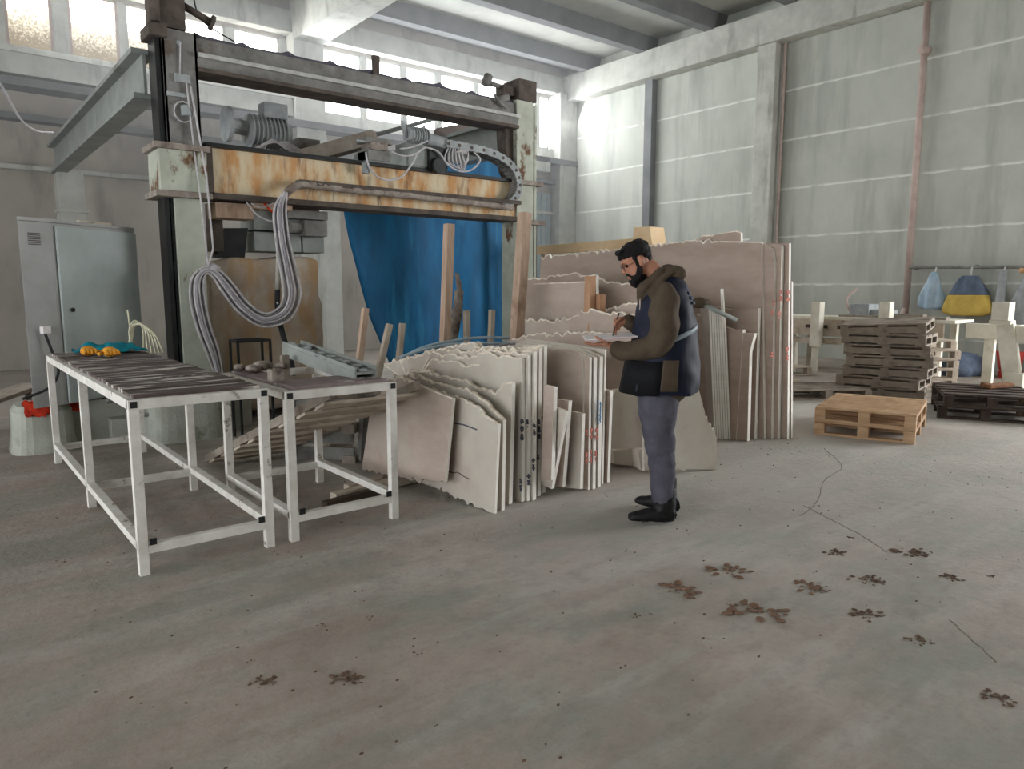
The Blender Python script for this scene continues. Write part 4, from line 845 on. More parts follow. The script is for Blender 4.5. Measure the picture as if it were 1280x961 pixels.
o = tag(MB().tube(spline([onY(571, 342, 6.2), onY(574, 365, 6.2), onY(571, 395, 6.2), onY(565, 430, 6.2), onY(560, 470, 6.2)]), [0.02] * 8 + [0.05] * 17 + [0.06] * 8, 8).build('bark_strip', CRUST, smooth=True), 'rough frayed bark strip beside the tall middle post', 'bark'); disp(o, 0.02, 18)
stake(738, 345, 736, 430, 4.8, 0.075, 'wooden stake among back slabs, the taller of two', M('reddish_wood', (186, 146, 116), (160, 120, 92), 5, bump=0.25, stretch=(4, 4, .6)), grp='stakes among the back slabs')
stake(750, 368, 749, 430, 4.75, 0.075, 'shorter reddish stake right of the taller one', MATS['reddish_wood'], grp='stakes among the back slabs')
stake(746.5, 344, 747, 366, 4.9, 0.02, 'narrow pale splinter between the two reddish stakes', SLABE, z0=1.2, grp='stakes among the back slabs')
tag(MB().bar(onY(672, 313, 9.0), onY(800, 304, 7.2), 0.14, 0.14).build('long_timber', M('pale_orange_timber', (222, 196, 160), (206, 176, 138), 3, bump=0.2), bevel=0.008), 'pale orange timber lying along behind the back slabs', 'timber')
o = MB().prism([onX(790, 312, 7.6), onX(792, 284, 7.6), (onX(812, 283, 7.6)), onX(816, 312, 7.6)], (0.3, 0, 0)); b_ = o.build('plywood_crate', M('pale_orange_timber', (222, 196, 160)), bevel=0.01)
z_ = min(v.co.z for v in b_.data.vertices); yy = [v.co.y for v in b_.data.vertices]
MB().box(7.65, 7.85, min(yy) + .05, max(yy) - .05, 0, z_ + 0.02).build('leg', WOODP, b_)
tag(b_, 'pinkish orange crate top standing behind the man head', 'crate')
for q_ in (0.08, 0.9):
    e_ = onY(672, 313, 9.0).lerp(onY(800, 304, 7.2), q_); MB().box(e_.x - 0.05, e_.x + 0.05, e_.y - 0.05, e_.y + 0.05, 0, e_.z - 0.06).build('support_leg', WOODP, bpy.data.objects['long_timber'])
# hoses over the slab tops
def hose(pxs, Y, r, label, m=HOSEB): return tag(MB().tube(spline([onY(x, y, Y) for x, y in pxs]), r, 8).build('water_hose', m, smooth=True), label, 'hose')
hose([(508, 444), (530, 434), (560, 427), (600, 422), (650, 423), (708, 425)], 5.75, 0.014, 'upper pale hose lying over the slab tops')
hose([(500, 447), (530, 437), (570, 430), (620, 429), (680, 428), (700, 426)], 5.65, 0.016, 'lower pale blue hose lying over the slab tops')
hose([(585, 442), (605, 436), (640, 430), (676, 427)], 5.4, 0.012, 'thin grey hose under the two pale ones', CABLE2)
tag(MB().tube([onY(690, 426, 5.4), onY(700, 426, 5.4)], 0.028, 10).build('hose_coupling', HOSEB), 'blue-grey hose coupling at the end of pale hoses', 'coupling')

# ================================================================== PALLETS
def pallet(label, m, L_=1.2, W_=0.8, slats=7, group=None, fill=0.72, stringer=False):
    P = thing('wooden_pallet', label, 'pallet', (0, 0, 0), group)
    for k in range(slats):
        y = -W_ / 2 + (k + 0.5) * W_ / slats; wd = W_ / slats * fill
        MB().box(-L_ / 2, L_ / 2, y - wd / 2, y + wd / 2, 0.122, 0.144).build('top_board', m, P, bevel=0.002)
    for x in (-L_ / 2 + 0.05, 0, L_ / 2 - 0.05):
        MB().box(x - 0.05, x + 0.05, -W_ / 2, W_ / 2, 0.1, 0.122).build('cross_board', m, P)
        if stringer: continue
        for y in (-W_ / 2 + 0.05, 0, W_ / 2 - 0.05): MB().box(x - 0.05, x + 0.05, y - 0.05, y + 0.05, 0.022, 0.1).build('block', m, P, bevel=0.003)
    if stringer:
        for y in (-W_ / 2 + 0.03, 0, W_ / 2 - 0.03): MB().box(-L_ / 2, L_ / 2, y - 0.03, y + 0.03, 0.02, 0.1).build('stringer', m, P, bevel=0.003)
        for x in (-L_ / 2 + 0.06, 0, L_ / 2 - 0.06): MB().box(x - 0.06, x + 0.06, -W_ / 2, W_ / 2, 0, 0.02).build('bottom_board', m, P)
        return P
    for y in (-W_ / 2 + 0.05, 0, W_ / 2 - 0.05): MB().box(-L_ / 2, L_ / 2, y - 0.05, y + 0.05, 0, 0.022).build('bottom_board', m, P)
    return P
def put(o, x, y, z, rz, label=None, tilt=(0, 0)):
    o.location = (x, y, z); o.rotation_euler = (tilt[0], tilt[1], rz)
    if label: o['label'] = label
    return o
pa = pallet('lower of the two clean orange-brown pallets, resting on the floor', WOODN, 0.92, 1.2, 9, 'two clean orange-brown pallets', 0.7)
put(pa, 7.76, 3.47, 0, radians(-73))
pb_ = copy_tree(pa); put(pb_, 7.76, 3.47, 0.145, radians(-73), 'upper of the two clean orange-brown pallets, stacked on the lower')
GP = 'grey pallets of the tall pile'
pg = pallet('lowest weathered pallet of the tall pile', WOODG, 1.05, 0.85, 6, GP, stringer=True)
names = ['lowest', 'second lowest', 'third', 'fourth', 'fifth', 'second highest', 'highest']
for k in range(6):
    o = pg if k == 0 else copy_tree(pg)
    put(o, 10.5 + random.uniform(-.04, .04), 4.52 + random.uniform(-.05, .05), 0.147 * k, radians(-72) + random.uniform(-.13, .13), names[k] + ' weathered pallet of the tall pile on the floor' if k < 5 else 'highest flat weathered pallet of the tall pile')
o = copy_tree(pg); put(o, 10.5, 4.56, 0.9, radians(-76), 'grey boards tilted on top of the tall pallet pile', (radians(4), radians(-3)))
GP2 = 'pallets of the pile behind the tall pile'
pw = pallet('lowest pale pallet of the rear pile', WOODP, 1.0, 0.9, 6, GP2)
for k in range(5):
    o = pw if k == 0 else copy_tree(pw)
    put(o, 11.75 + random.uniform(-.04, .04), 4.78 + random.uniform(-.05, .05), 0.146 * k, radians(-30) + random.uniform(-.06, .06), ['lowest', 'second', 'middle', 'fourth', 'topmost'][k] + ' pale pallet of the rear pile behind the tall one')
GP3 = 'dark wet pallets at the right'
pd = pallet('lower dark wet pallet right of the clean orange ones', WOODB, 0.95, 1.2, 5, GP3, 0.6)
put(pd, 9.8, 3.12, 0, radians(-66))
put(copy_tree(pd), 9.82, 3.1, 0.145, radians(-63), 'upper dark wet pallet right of the clean orange ones')
put(copy_tree(pd), 10.35, 1.95, 0, radians(-60), 'lower dark wet pallet cut off at the right edge')
put(copy_tree(pd), 10.33, 1.97, 0.145, radians(-62), 'upper dark wet pallet cut off at the right edge')
tag(pallet('low grey pallet lying by the slab stack end', WOODG, 1.2, 0.8, 6), 'low grey pallet lying beyond the right slab stack'); 
put([x for x in bpy.data.objects if x.get('label') == 'low grey pallet lying beyond the right slab stack'][0], 9.6, 5.1, 0, radians(-35))
o = put(copy_tree(pw), 11.6, 7.0, 0, radians(-20), 'pale pallet lying under the long bench beyond the slabs'); o['group'] = ''
o = put(copy_tree(pw), 9.9, 6.1, 0, radians(-50), 'flat pale pallet left of the tall pile'); o['group'] = ''
lb_ = tag(MB().bar((9.9, 3.1, 0.32), (10.25, 2.95, 0.33), 0.12, 0.05).bar((9.95, 3.02, 0.32), (10.1, 3.2, 0.32), 0.08, 0.05).build('brown_rags', M('brown_rag', (140, 98, 66), (110, 74, 50), 12, bump=0.6), bevel=0.015), 'crumpled brown rags on the dark pallet', 'rags')

# ================================================================== LONG BENCH, TRESTLES, SACKS
BX = 12.9
bn = thing('long_bench', 'long dusty white wooden bench rack along the right wall', 'bench', (BX, 6, 0))
MB().box(BX - 0.3, BX + 0.5, 4.45, 8.6, 0.94, 0.99).build('bench_top', WOODW, bn, bevel=0.006)
fb = MB().box(BX - 0.34, BX - 0.28, 4.6, 8.6, 0.64, 0.94)
fb.build('front_rail', WOODP, bn, bevel=0.004)
for y in (4.9, 5.9, 6.5, 7.2): MB().box(BX - 0.348, BX - 0.338, y, y + 0.42, 0.78, 0.84).build('dark_slot', WOODB, bn)
MB().box(BX - 0.36, BX - 0.26, 6.2, 8.6, 0.5, 0.6).build('lower_rail', WOODP, bn)
for y in (4.7, 6.0, 7.2, 8.4):
    for x in (BX - 0.2, BX + 0.4): MB().box(x - 0.05, x + 0.05, y - 0.05, y + 0.05, 0, 0.94).build('leg', WOODW, bn)
for (px, y0, lab_) in ((1022, 378, 'white upright board left in front of the long bench'), (1108, 378, 'white upright board right in front of the long bench')):
    a = onX(px, y0, BX - 0.45)
    uo = MB().box(BX - 0.5, BX - 0.38, a.y - 0.07, a.y + 0.09, 0.45 if px < 1100 else 0.6, a.z).box(BX - 0.55, BX - 0.38, a.y - 0.1, a.y - 0.07, 0.45, a.z + .01).box(BX - 0.47, BX - 0.41, a.y - 0.05, a.y + 0.05, 0, 0.6)
    tag(uo.build('upright_board', WOODW, bevel=0.005), lab_, 'board')
# white T trestles
def trestle(y, x, label, lean=0.0):
    t_ = thing('trestle', label, 'trestle', (x, y, 0))
    MB().box(x - 0.08, x + 0.08, y - 0.42, y + 0.32, 0.72, 0.95).build('cross_beam', WOODW, t_, bevel=0.008)
    MB().box(x - 0.05, x + 0.05, y - 0.08, y + 0.06, 0, 0.72).build('leg', WOODW, t_, bevel=0.006)
trestle(4.0, 12.75, 'white T-shaped trestle at the right end of the bench')
lt = thing('leaning_timber', 'heavy cream timber post standing before the bench end', 'timber', (12.1, 3.5, 0))
MB().bar((12.1, 3.43, 0.0), (12.1, 3.61, 0.98), 0.22, 0.12, up=V((1, 0, 0))).build('post', WOODW, lt, bevel=0.006)
MB().box(12.0, 12.2, 3.52, 3.8, 0.98, 1.04).box(11.98, 12.22, 3.55, 3.77, 1.04, 1.3).build('head_block', WOODW, lt, bevel=0.008)
MB().box(11.95, 12.1, 3.3, 3.55, 0.05, 0.3).build('foot_block', WOODW, lt, bevel=0.006)
MB().box(12.1, 12.3, 2.95, 3.5, 0.72, 0.96).build('side_arm', WOODW, lt, bevel=0.008)
MB().box(12.15, 12.28, 3.12, 3.26, 0.0, 0.72).build('side_leg', WOODW, lt)
for i, (y0, y1, x) in enumerate(((4.6, 6.4, 12.7), (4.7, 6.1, 13.0), (5.0, 5.6, 12.85))):
    tag(MB().bar((x, y0, 1.01 + 0.035 * (i == 2)), (x + 0.1, y1, 1.01 + 0.035 * (i == 2)), 0.12, 0.035).build('loose_board', WOODG), ['long loose board lying on front of the bench', 'loose board lying at the back of bench top', 'short board on top of the other bench boards'][i], 'board')
# sacks hung from the rail (closed tapered bodies gathered at the top)
def sack(y, ztop, zbot, wtop, wbot, m, label, m2=None, split=0.5, depth=0.16, seed=0, name='hanging_sack', par=None):
    S = thing(name, label, 'sack', (14.72, y, ztop), 'sacks hung on the rail')
    def shell(za, zb, mm, nm):
        rings = []; N_ = 14
        for k in range(N_ + 1):
            t_ = za + (zb - za) * k / N_; z = ztop + (zbot - ztop) * t_
            w_ = wtop + (wbot - wtop) * min(1, t_ * 1.25) ** 0.8; w_ *= 1 - 0.35 * max(0, (t_ - 0.88) / 0.12) ** 2
            rings.append((V((14.72, y, z)), V((0, w_ / 2, 0)), V((depth / 2 * min(1, 0.3 + t_ * 1.5), 0, 0))))
        o = MB().loft(rings, 26).build(nm, mm, S, smooth=True)
        for v in o.data.vertices:
            v.co.y += 0.03 * noise.noise(V((v.co.y * 9 + seed, v.co.z * 3, seed))) ; v.co.x += 0.05 * sin(v.co.y * 34 + seed) * 0.5
    if m2: shell(0, split, m, 'sack_top'); shell(split, 1, m2, 'sack_body')
    else: shell(0, 1, m, 'sack_body')
    MB().tube([(14.74, y, ztop - 0.02), (14.8, y, 1.88)], 0.015, 6).build('tie', CABLE, S)
    return S
sack(5.62, 1.8, 1.1, 0.06, 0.5, LBLUE, 'light blue sack hanging leftmost on the wall rail', seed=1)
sack(5.02, 1.72, 1.0, 0.25, 0.86, SLATE, 'big round sack, slate top and yellow body, on rail', YEL, 0.48, 0.3, seed=4)
sack(4.5, 1.8, 0.95, 0.1, 0.22, GREYS, 'narrow grey sack right of the yellow sack', seed=6)
sack(4.12, 1.75, 0.75, 0.08, 0.62, GREYS, 'wide pale grey sack hanging near the right edge', seed=8)
sack(3.6, 1.78, 0.8, 0.1, 0.5, SLATE, 'slate grey sack hanging last at the right edge', seed=10)
cm = MB()
for k in range(5): cm.ball((14.8, 4.25 - 0.12 * k, 1.8), (0.035, 0.045, 0.05), 10)
tag(cm.build('orange_clamps', M('orange_plastic', (206, 160, 120), None, 10, bump=0.1), kind='stuff') if False else cm.build('clamp_row', M('orange_plastic', (206, 160, 120), None, 10, bump=0.1)), 'row of small orange clamps on the rail at right', 'clamps')
lump('dark_sack', (14.3, 3.3, 0.28), (0.35, 0.5, 0.32), SLATE, 'dark slate bundle on the floor at the right edge', 'bundle', seed=3)
tb = MB().loft([(V((14.1, 4.1, z)), V((r_, 0, 0)), V((0, r_, 0))) for z, r_ in ((0.12, 0.14), (0.2, 0.17), (0.42, 0.2), (0.44, 0.21))], 20)
tb.box(13.9, 14.3, 3.95, 4.2, 0, 0.12)
tag(tb.build('red_tub', M('red_plastic', (190, 70, 62), (160, 56, 50), 8, bump=0.1)), 'red plastic tub on the floor under grey sacks', 'tub')
lump('dust_heap', (13.9, 4.75, 0.12), (0.4, 0.3, 0.26), SLATE, 'dark heap under the bench near white trestle', 'heap', seed=8)
o = tag(MB().tube(spline([(13.2, 6.4, 0.99), (13.2, 6.5, 1.3), (13.3, 6.35, 1.5)]), 0.02, 6).build('bent_rod', PINKP), 'thin bent rod standing on the bench near pipe', 'rod')
tag(MB().box(12.9, 13.3, 5.95, 6.3, 0.99, 1.22).box(12.95, 13.25, 5.6, 5.95, 0.99, 1.12).build('junk_box', GREYS, bevel=0.02), 'dusty box of odds and ends on the bench', 'box')

# left edge bits
tag(MB().bar((0.1, 8.9, 0.28), (0.85, 9.6, 0.42), 0.3, 0.04).bar((0.3, 9.1, 0.0), (0.3, 9.1, 0.3), 0.06, 0.06).bar((0.8, 9.5, 0.0), (0.8, 9.5, 0.38), 0.06, 0.06).build('plank_ramp', WOODG), 'grey slanted plank platform at the left edge', 'platform')
lump('blue_drum', (0.02, 8.2, 0.62), (0.22, 0.22, 0.2), SLATE, 'dark blue bundle cut by the left edge', 'bundle', seed=5, amp=0.1)
bpy.data.objects['blue_drum'].name = 'blue_bundle'
tag(MB().box(-0.2, 0.25, 7.95, 8.45, 0.0, 0.45).build('low_crate', WOODB, bevel=0.01), 'dark low crate under the blue bundle at left', 'crate')
def rag(cx_, cy_, z_, s, seed, label):
    vs = []; Wn = 12
    for j in range(Wn + 1):
        for i in range(Wn + 1):
            u_, v_ = i / Wn - .5, j / Wn - .5
            vs.append(V((cx_ + u_ * s * (1 + .3 * noise.noise(V((v_ * 4, seed, 0)))), cy_ + v_ * s * 0.3, z_ + s * 0.5 * (0.5 - v_) * -1 * (v_ < 0) + 0.05 * noise.noise(V((u_ * 7, v_ * 7, seed))))))
    k = len(vs); vs += [v - V((0, 0.006, 0.006)) for v in vs]; fs = []
    for j in range(Wn):
        for i in range(Wn):
            q = (j * (Wn + 1) + i, j * (Wn + 1) + i + 1, (j + 1) * (Wn + 1) + i + 1, (j + 1) * (Wn + 1) + i); fs += [q, tuple(k + t for t in q[::-1])]
    tag(MB().add(vs, fs).build('red_rag', REDC, smooth=True), label, 'rag')
rag(0.72, 7.72, 0.47, 0.22, 1, 'bright red rag draped on the left plinth end')
rag(0.97, 7.93, 0.45, 0.2, 2, 'second red rag behind the long table rear leg')

# ================================================================== FLOOR DEBRIS
spots = [(945, 765, 0.12, 1, 'largest reddish mud lump right of centre on the floor'), (912, 714, 0.09, 1, 'flat reddish mud streak left of the other right-hand clumps'), (1045, 690, 0.06, 0, 'dark mud clump nearest the floor crack'),
         (1082, 724, 0.08, 0, 'round dark mud clump right of the dusty heap'), (1085, 769, 0.07, 0, 'flat dark mud flake right of the largest lump'), (1140, 690, 0.09, 0, 'brown mud scatter at upper right of the clumps'),
         (1190, 722, 0.05, 0, 'small dark mud clump right of the round one'), (1150, 801, 0.045, 0, 'small dark mud clump low at right'), (1250, 872, 0.05, 0, 'lowest mud clump at the right edge'),
         (1012, 735, 0.08, 1, 'crumbly brown mud heap left of the round dark clump'), (850, 738, 0.1, 1, 'loose brown mud crumbs left of the flat streak'), (430, 850, 0.06, 0, 'larger dark mud clump at lower left'), (329, 852, 0.045, 0, 'dark mud clump left of the larger one at lower left'),
         (315, 826, 0.02, 0, 'tiny mud crumb above the lower left clumps'), (527, 817, 0.03, 0, 'small mud crumb in the lower middle'), (402, 780, 0.03, 0, 'small mud flake in front of the short table'),
         (464, 773, 0.025, 0, 'tiny mud crumb in front of the near stack'), (795, 770, 0.025, 0, 'tiny crumb, left of the pair near centre'), (812, 767, 0.02, 0, 'tiny crumb, right of the pair near centre'), (77, 700, 0.04, 0, 'flat dark mud flake at far left of the tables'),
         (1060, 672, 0.04, 0, 'thin mud flake by the floor crack top'), (1238, 720, 0.035, 0, 'thin mud flake at the right edge')]
for i, (x, y, s, red, lb2) in enumerate(spots):
    g = gz(x, y); mb = MB()
    for k in range(26 if s > 0.04 else 6):
        a = random.uniform(0, 2 * pi); r_ = s * random.random() ** 0.7; q = s * random.uniform(0.05, 0.2)
        mb.ball((r_ * cos(a) * 1.25, r_ * sin(a), q * 0.2), (q * 1.5, q, q * 0.3), 8, rot=Matrix.Rotation(a, 3, 'Z'))
    o = mb.build('mud_clump', DIRTR if red else DIRT, smooth=True); disp(o, s * 0.08, 30 / s * 0.05); o.location = (g.x, g.y, 0.001); o.rotation_euler.z = -AZ + random.uniform(-.3, .3)
    tag(o, lb2, 'mud clump', 'mud clumps on the floor')
gr = MB(); rnd = random.Random(3)
for k in range(600):
    x = rnd.uniform(-1, 7); y = rnd.uniform(1.2, 7); s = rnd.uniform(0.002, 0.006)
    gr.ball((x, y, s * 0.3), (s * rnd.uniform(1, 2), s, s * 0.6), 6)
tag(gr.build('stone_grit', DIRT), 'fine scattered stone grit over the floor', 'grit', kind='stuff')
ck = MB()
for pts in ([(1005, 632), (1040, 650), (1075, 668), (1108, 690)], [(1188, 775), (1215, 800), (1245, 828)], [(1000, 645), (1022, 625), (1030, 600), (1052, 583), (1030, 560)]):
    P = spline([gz(*q) for q in pts], 6)
    P = [p_ + V((0.012 * noise.noise(p_ * 20), 0.012 * noise.noise(p_ * 17), 0)) for p_ in P]
    for a, b in zip(P[:-1], P[1:]): ck.bar(a + ZZ * 0.0006, b + ZZ * 0.0006, 0.005, 0.0015)
trim(ck, M('crack_dirt', (132, 122, 112), None, 20, bump=0))

# ================================================================== THE PERSON
FWD = -RT; SD = -fh                                     # he faces left of the view; SD points from him toward the viewer
P0 = gz(825, 653) + fh * 0.10
def Wp(x, y, off=0.0):
    d = ray(x, y); return EY + d * (((P0 - EY).dot(SD) + off) / d.dot(SD))
PX = 1 / 200.0
def ring(xf, xb, y, half, off=0.0, tilt=0.0):
    """ellipse ring of a body seen from the side: front px, back px, half width in m"""
    a = Wp(xf, y + tilt, off); b = Wp(xb, y - tilt, off); return ((a + b) / 2, (a - b) / 2, SD * half)
def limb(mb, pts, n=18, k=5, squash=1.0):
    """pts: (px, py, offset, radius)"""
    P = spline([Wp(a, b, c) for a, b, c, r in pts], k); R = spline([V((r, 0, 0)) for a, b, c, r in pts], k)
    mb.tube(P, [max(q.x, 0.003) for q in R], n, ry=squash); mb.ball(P[0], R[0].x * 0.98, 12); mb.ball(P[-1], R[-1].x * 0.98, 12)
    return mb
man = MB()
# legs and trunk of the body under the clothes
for off, dx in ((0.095, 0), (-0.10, -3)):
    limb(man, [(824 + dx, 500, off, 0.085), (825 + dx, 530, off, 0.08), (827 + dx, 562, off, 0.06), (829 + dx, 590, off, 0.055), (831 + dx, 625, off, 0.04)])
man.loft([ring(802, 845, 500, 0.14), ring(800, 860, 470, 0.15), ring(803, 862, 430, 0.15), ring(806, 860, 390, 0.17), ring(812, 852, 362, 0.13), ring(812, 838, 350, 0.06)], 28)
# neck
limb(man, [(829, 356, 0, 0.062), (820, 344, 0, 0.056), (812, 334, 0, 0.054)])
# head in its own frame, pitched down
HC = Wp(796, 327, 0); pit = radians(27); HF = FWD * cos(pit) - ZZ * sin(pit); HU = ZZ * cos(pit) + FWD * sin(pit)
HR = (-SD)
def hp(f, s, u): return HC + HF * f + SD * s + HU * u
def hring(u, xf, xb, hw): c = (xf + xb) / 2; return (hp(c, 0, u), HF * ((xf - xb) / 2), SD * hw)
hd = [hring(-.122, .062, .03, .018), hring(-.112, .078, .0, .036), hring(-.092, .086, -.03, .05), hring(-.07, .088, -.05, .058), hring(-.045, .086, -.066, .064), hring(-.02, .084, -.08, .068), hring(.004, .081, -.09, .071),
      hring(.024, .087, -.096, .074), (hp(-.006, 0, .05), HF * .094, SD * .076), hring(.075, .078, -.098, .073), hring(.096, .056, -.084, .06), hring(.11, .02, -.055, .038), hring(.116, .0, -.03, .014)]
man.loft(hd, 28)
# nose, brow, lips, ears
man.loft([(hp(.086, 0, .022), HF * .008, SD * .008), (hp(.094, 0, -.002), HF * .011, SD * .011), (hp(.103, 0, -.022), HF * .014, SD * .015), (hp(.096, 0, -.034), HF * .012, SD * .017), (hp(.086, 0, -.04), HF * .006, SD * .012)], 12)
man.tube([hp(.078, -.04, .03), hp(.09, -.02, .032), hp(.091, 0, .028), hp(.09, .02, .032), hp(.078, .04, .03)], 0.008, 8)
man.tube([hp(.076, -.024, -.062), hp(.09, 0, -.06), hp(.076, .024, -.062)], 0.007, 8); man.tube([hp(.074, -.02, -.073), hp(.087, 0, -.073), hp(.074, .02, -.073)], 0.008, 8)
for s in (-1, 1): man.ball(hp(-.008, .074 * s, -.008), (0.022, 0.01, 0.034), 14, rot=Matrix((HF, SD, HU)).transposed()); man.ball(hp(-.016, .08 * s, -.004), (0.014, 0.008, 0.026), 12, rot=Matrix((HF, SD, HU)).transposed())
# forearms down to the wrists
limb(man, [(830, 372, .12, .04), (832, 400, .21, .048), (828, 434, .215, .042), (800, 440, .15, .038), (772, 436, .08, .028), (764, 432, .065, .025)])
limb(man, [(826, 372, -.12, .04), (822, 395, -.21, .046), (812, 420, -.19, .04), (795, 410, -.1, .034), (781, 401, -.04, .027)])
# left hand: palm up under the pad, four fingers forward, thumb over the edge
def finger(pts, r): 
    P = spline([Wp(*p) for p in pts], 4); man.tube(P, [r * (1.05 - 0.28 * i / (len(P) - 1)) for i in range(len(P))], 10); man.ball(P[-1], r * 0.78, 8)
man.loft([(Wp(766, 433, .06), ZZ * .018, SD * .024), (Wp(760, 431, .055), ZZ * .017, SD * .034), (Wp(753, 430, .045), ZZ * .015, SD * .041), (Wp(747, 429.5, .04), ZZ * .012, SD * .04)], 14)
for i, (o_, x_) in enumerate(((.075, 738), (.052, 734), (.03, 733), (.008, 736))):
    finger([(749, 430, o_ - .004), (742.5, 430.5, o_), (x_ + 1, 429.5, o_ + .002), (x_ - 3, 427.2, o_ + .002)], .0092)
finger([(760, 430, .09), (754, 426.5, .102), (748, 423, .1), (744, 421, .094)], .011)
# right hand: holding the pen, fingers curled round it
man.loft([(Wp(782, 401, -.04), ZZ * .026, SD * .022), (Wp(777, 402, -.035), ZZ * .034, SD * .026), (Wp(773, 404, -.03), ZZ * .036, SD * .026), (Wp(770.5, 405, -.026), ZZ * .03, SD * .022)], 14)
for i, (y_, o_) in enumerate(((398, -.018), (402.5, -.012), (407, -.01), (411, -.012))):
    finger([(775, y_, o_ - .006), (770, y_ + .4, o_), (767.5, y_ + 3.6, o_ + .008), (770.5, y_ + 6.8, o_ + .014)], .0092)
finger([(779, 398, -.01), (774.5, 399, .008), (770.5, 402.5, .016), (769, 406, .016)], .0105)
man_o = man.build('person', SKIN, smooth=True, loc=P0)
remesh(man_o, 0.0055, 3, 0.5)
tag(man_o, 'bearded man in navy vest and olive jacket standing, writing on a pad', 'person'); man_o['_loc'] = tuple(P0)
def wear(mb, name, m, vox=0.0, sm=2, amp=0.0, sc=12, lbl=None):
    o = mb.build(name, m, man_o, smooth=True)
    if vox: remesh(o, vox, sm)
    if amp: disp(o, amp, sc, seed=len(name))
    if lbl: o['label'] = lbl
    return o
# eyes, hair, beard, glasses
ey = MB()
for s in (-1, 1): ey.ball(hp(.073, .031 * s, .006), .0125, 12)
wear(ey, 'eye', M('eye_dark', (40, 32, 30), None, 10, bump=0, rough=0.3))
hr = MB(); 
hr.loft([hring(.0, -.03, -.102, .07), hring(.02, .0, -.108, .078), hring(.04, .07, -.112, .082), hring(.058, .098, -.114, .085), hring(.08, .097, -.112, .083), hring(.1, .084, -.1, .074), hring(.118, .058, -.08, .054), hring(.13, .015, -.045, .03)], 30)
for k in range(16):                                                # short upright quiff
    t = -0.06 + 0.12 * k / 15; hr.ball(hp(.072 + .008 * sin(k * 2.1), t, .094 + .006 * sin(k)), (0.02, 0.012, 0.018), 8)
hr.ball(hp(-.07, 0, .02), (0.035, 0.06, 0.06), 12, rot=Matrix((HF, SD, HU)).transposed())
for s in (-1, 1): hr.tube([hp(.015, .073 * s, .035), hp(.012, .073 * s, -.005), hp(.014, .07 * s, -.035)], [0.018, 0.012, 0.012], 8)
wear(hr, 'hair', HAIR, 0.006, 2, 0.006, 45)
bd = MB()
bd.loft([hring(-.155, .062, .035, .014), hring(-.142, .086, .01, .032), hring(-.122, .097, -.01, .05), hring(-.1, .099, -.02, .06), hring(-.084, .098, -.02, .064)], 26)
for s in (-1, 1):
    bd.tube(spline([hp(.012, .07 * s, -.03), hp(.02, .069 * s, -.06), hp(.045, .06 * s, -.085), hp(.07, .04 * s, -.09)]), [0.016 + 0.012 * i / 24 for i in range(25)], 10)
    bd.tube([hp(.094, .004 * s, -.047), hp(.084, .03 * s, -.055), hp(.07, .042 * s, -.085)], [.009, .009, .014], 8)
wear(bd, 'beard', HAIR, 0.006, 2, 0.005, 50)
gl = MB()
for s in (-1, 1):
    c_ = hp(.096, .034 * s, .004); gl.tube([c_ + SD * (.024 * cos(a * pi / 8)) + HU * (.019 * sin(a * pi / 8)) for a in range(17)], .0018, 6)
    gl.tube([hp(.095, .058 * s, .008), hp(.05, .077 * s, .006), hp(-.01, .08 * s, .008)], .002, 6)
gl.tube([hp(.097, -.01, .008), hp(.1, 0, .01), hp(.097, .01, .008)], .002, 6)
wear(gl, 'glasses', METALL)
# trousers
tr_ = MB()
for off, dx in ((0.095, 0), (-0.10, -3)):
    limb(tr_, [(822 + dx, 496, off * .9, .118), (823 + dx, 512, off, .113), (824 + dx, 535, off, .1), (826 + dx, 558, off, .091), (828 + dx, 575, off, .08), (829 + dx, 597, off, .073), (830 + dx, 614, off, .071), (830 + dx, 620, off, .07)], 22)
tr_.loft([ring(799, 848, 505, .17), ring(798, 849, 495, .175), ring(799, 850, 484, .17)], 28)
to_ = wear(tr_, 'trousers', PANTS, 0.009, 2, 0.014, 11)
for v in to_.data.vertices:                                        # slanting creases at knee and ankle
    z_ = v.co.z + P0.z if abs(P0.z) < 1 else v.co.z; v.co += v.normal * 0.006 * noise.noise(V((v.co.x * 9 + v.co.z * 9, v.co.y * 9, v.co.z * 34))) * (1.0 if z_ < 0.62 else 0.35)
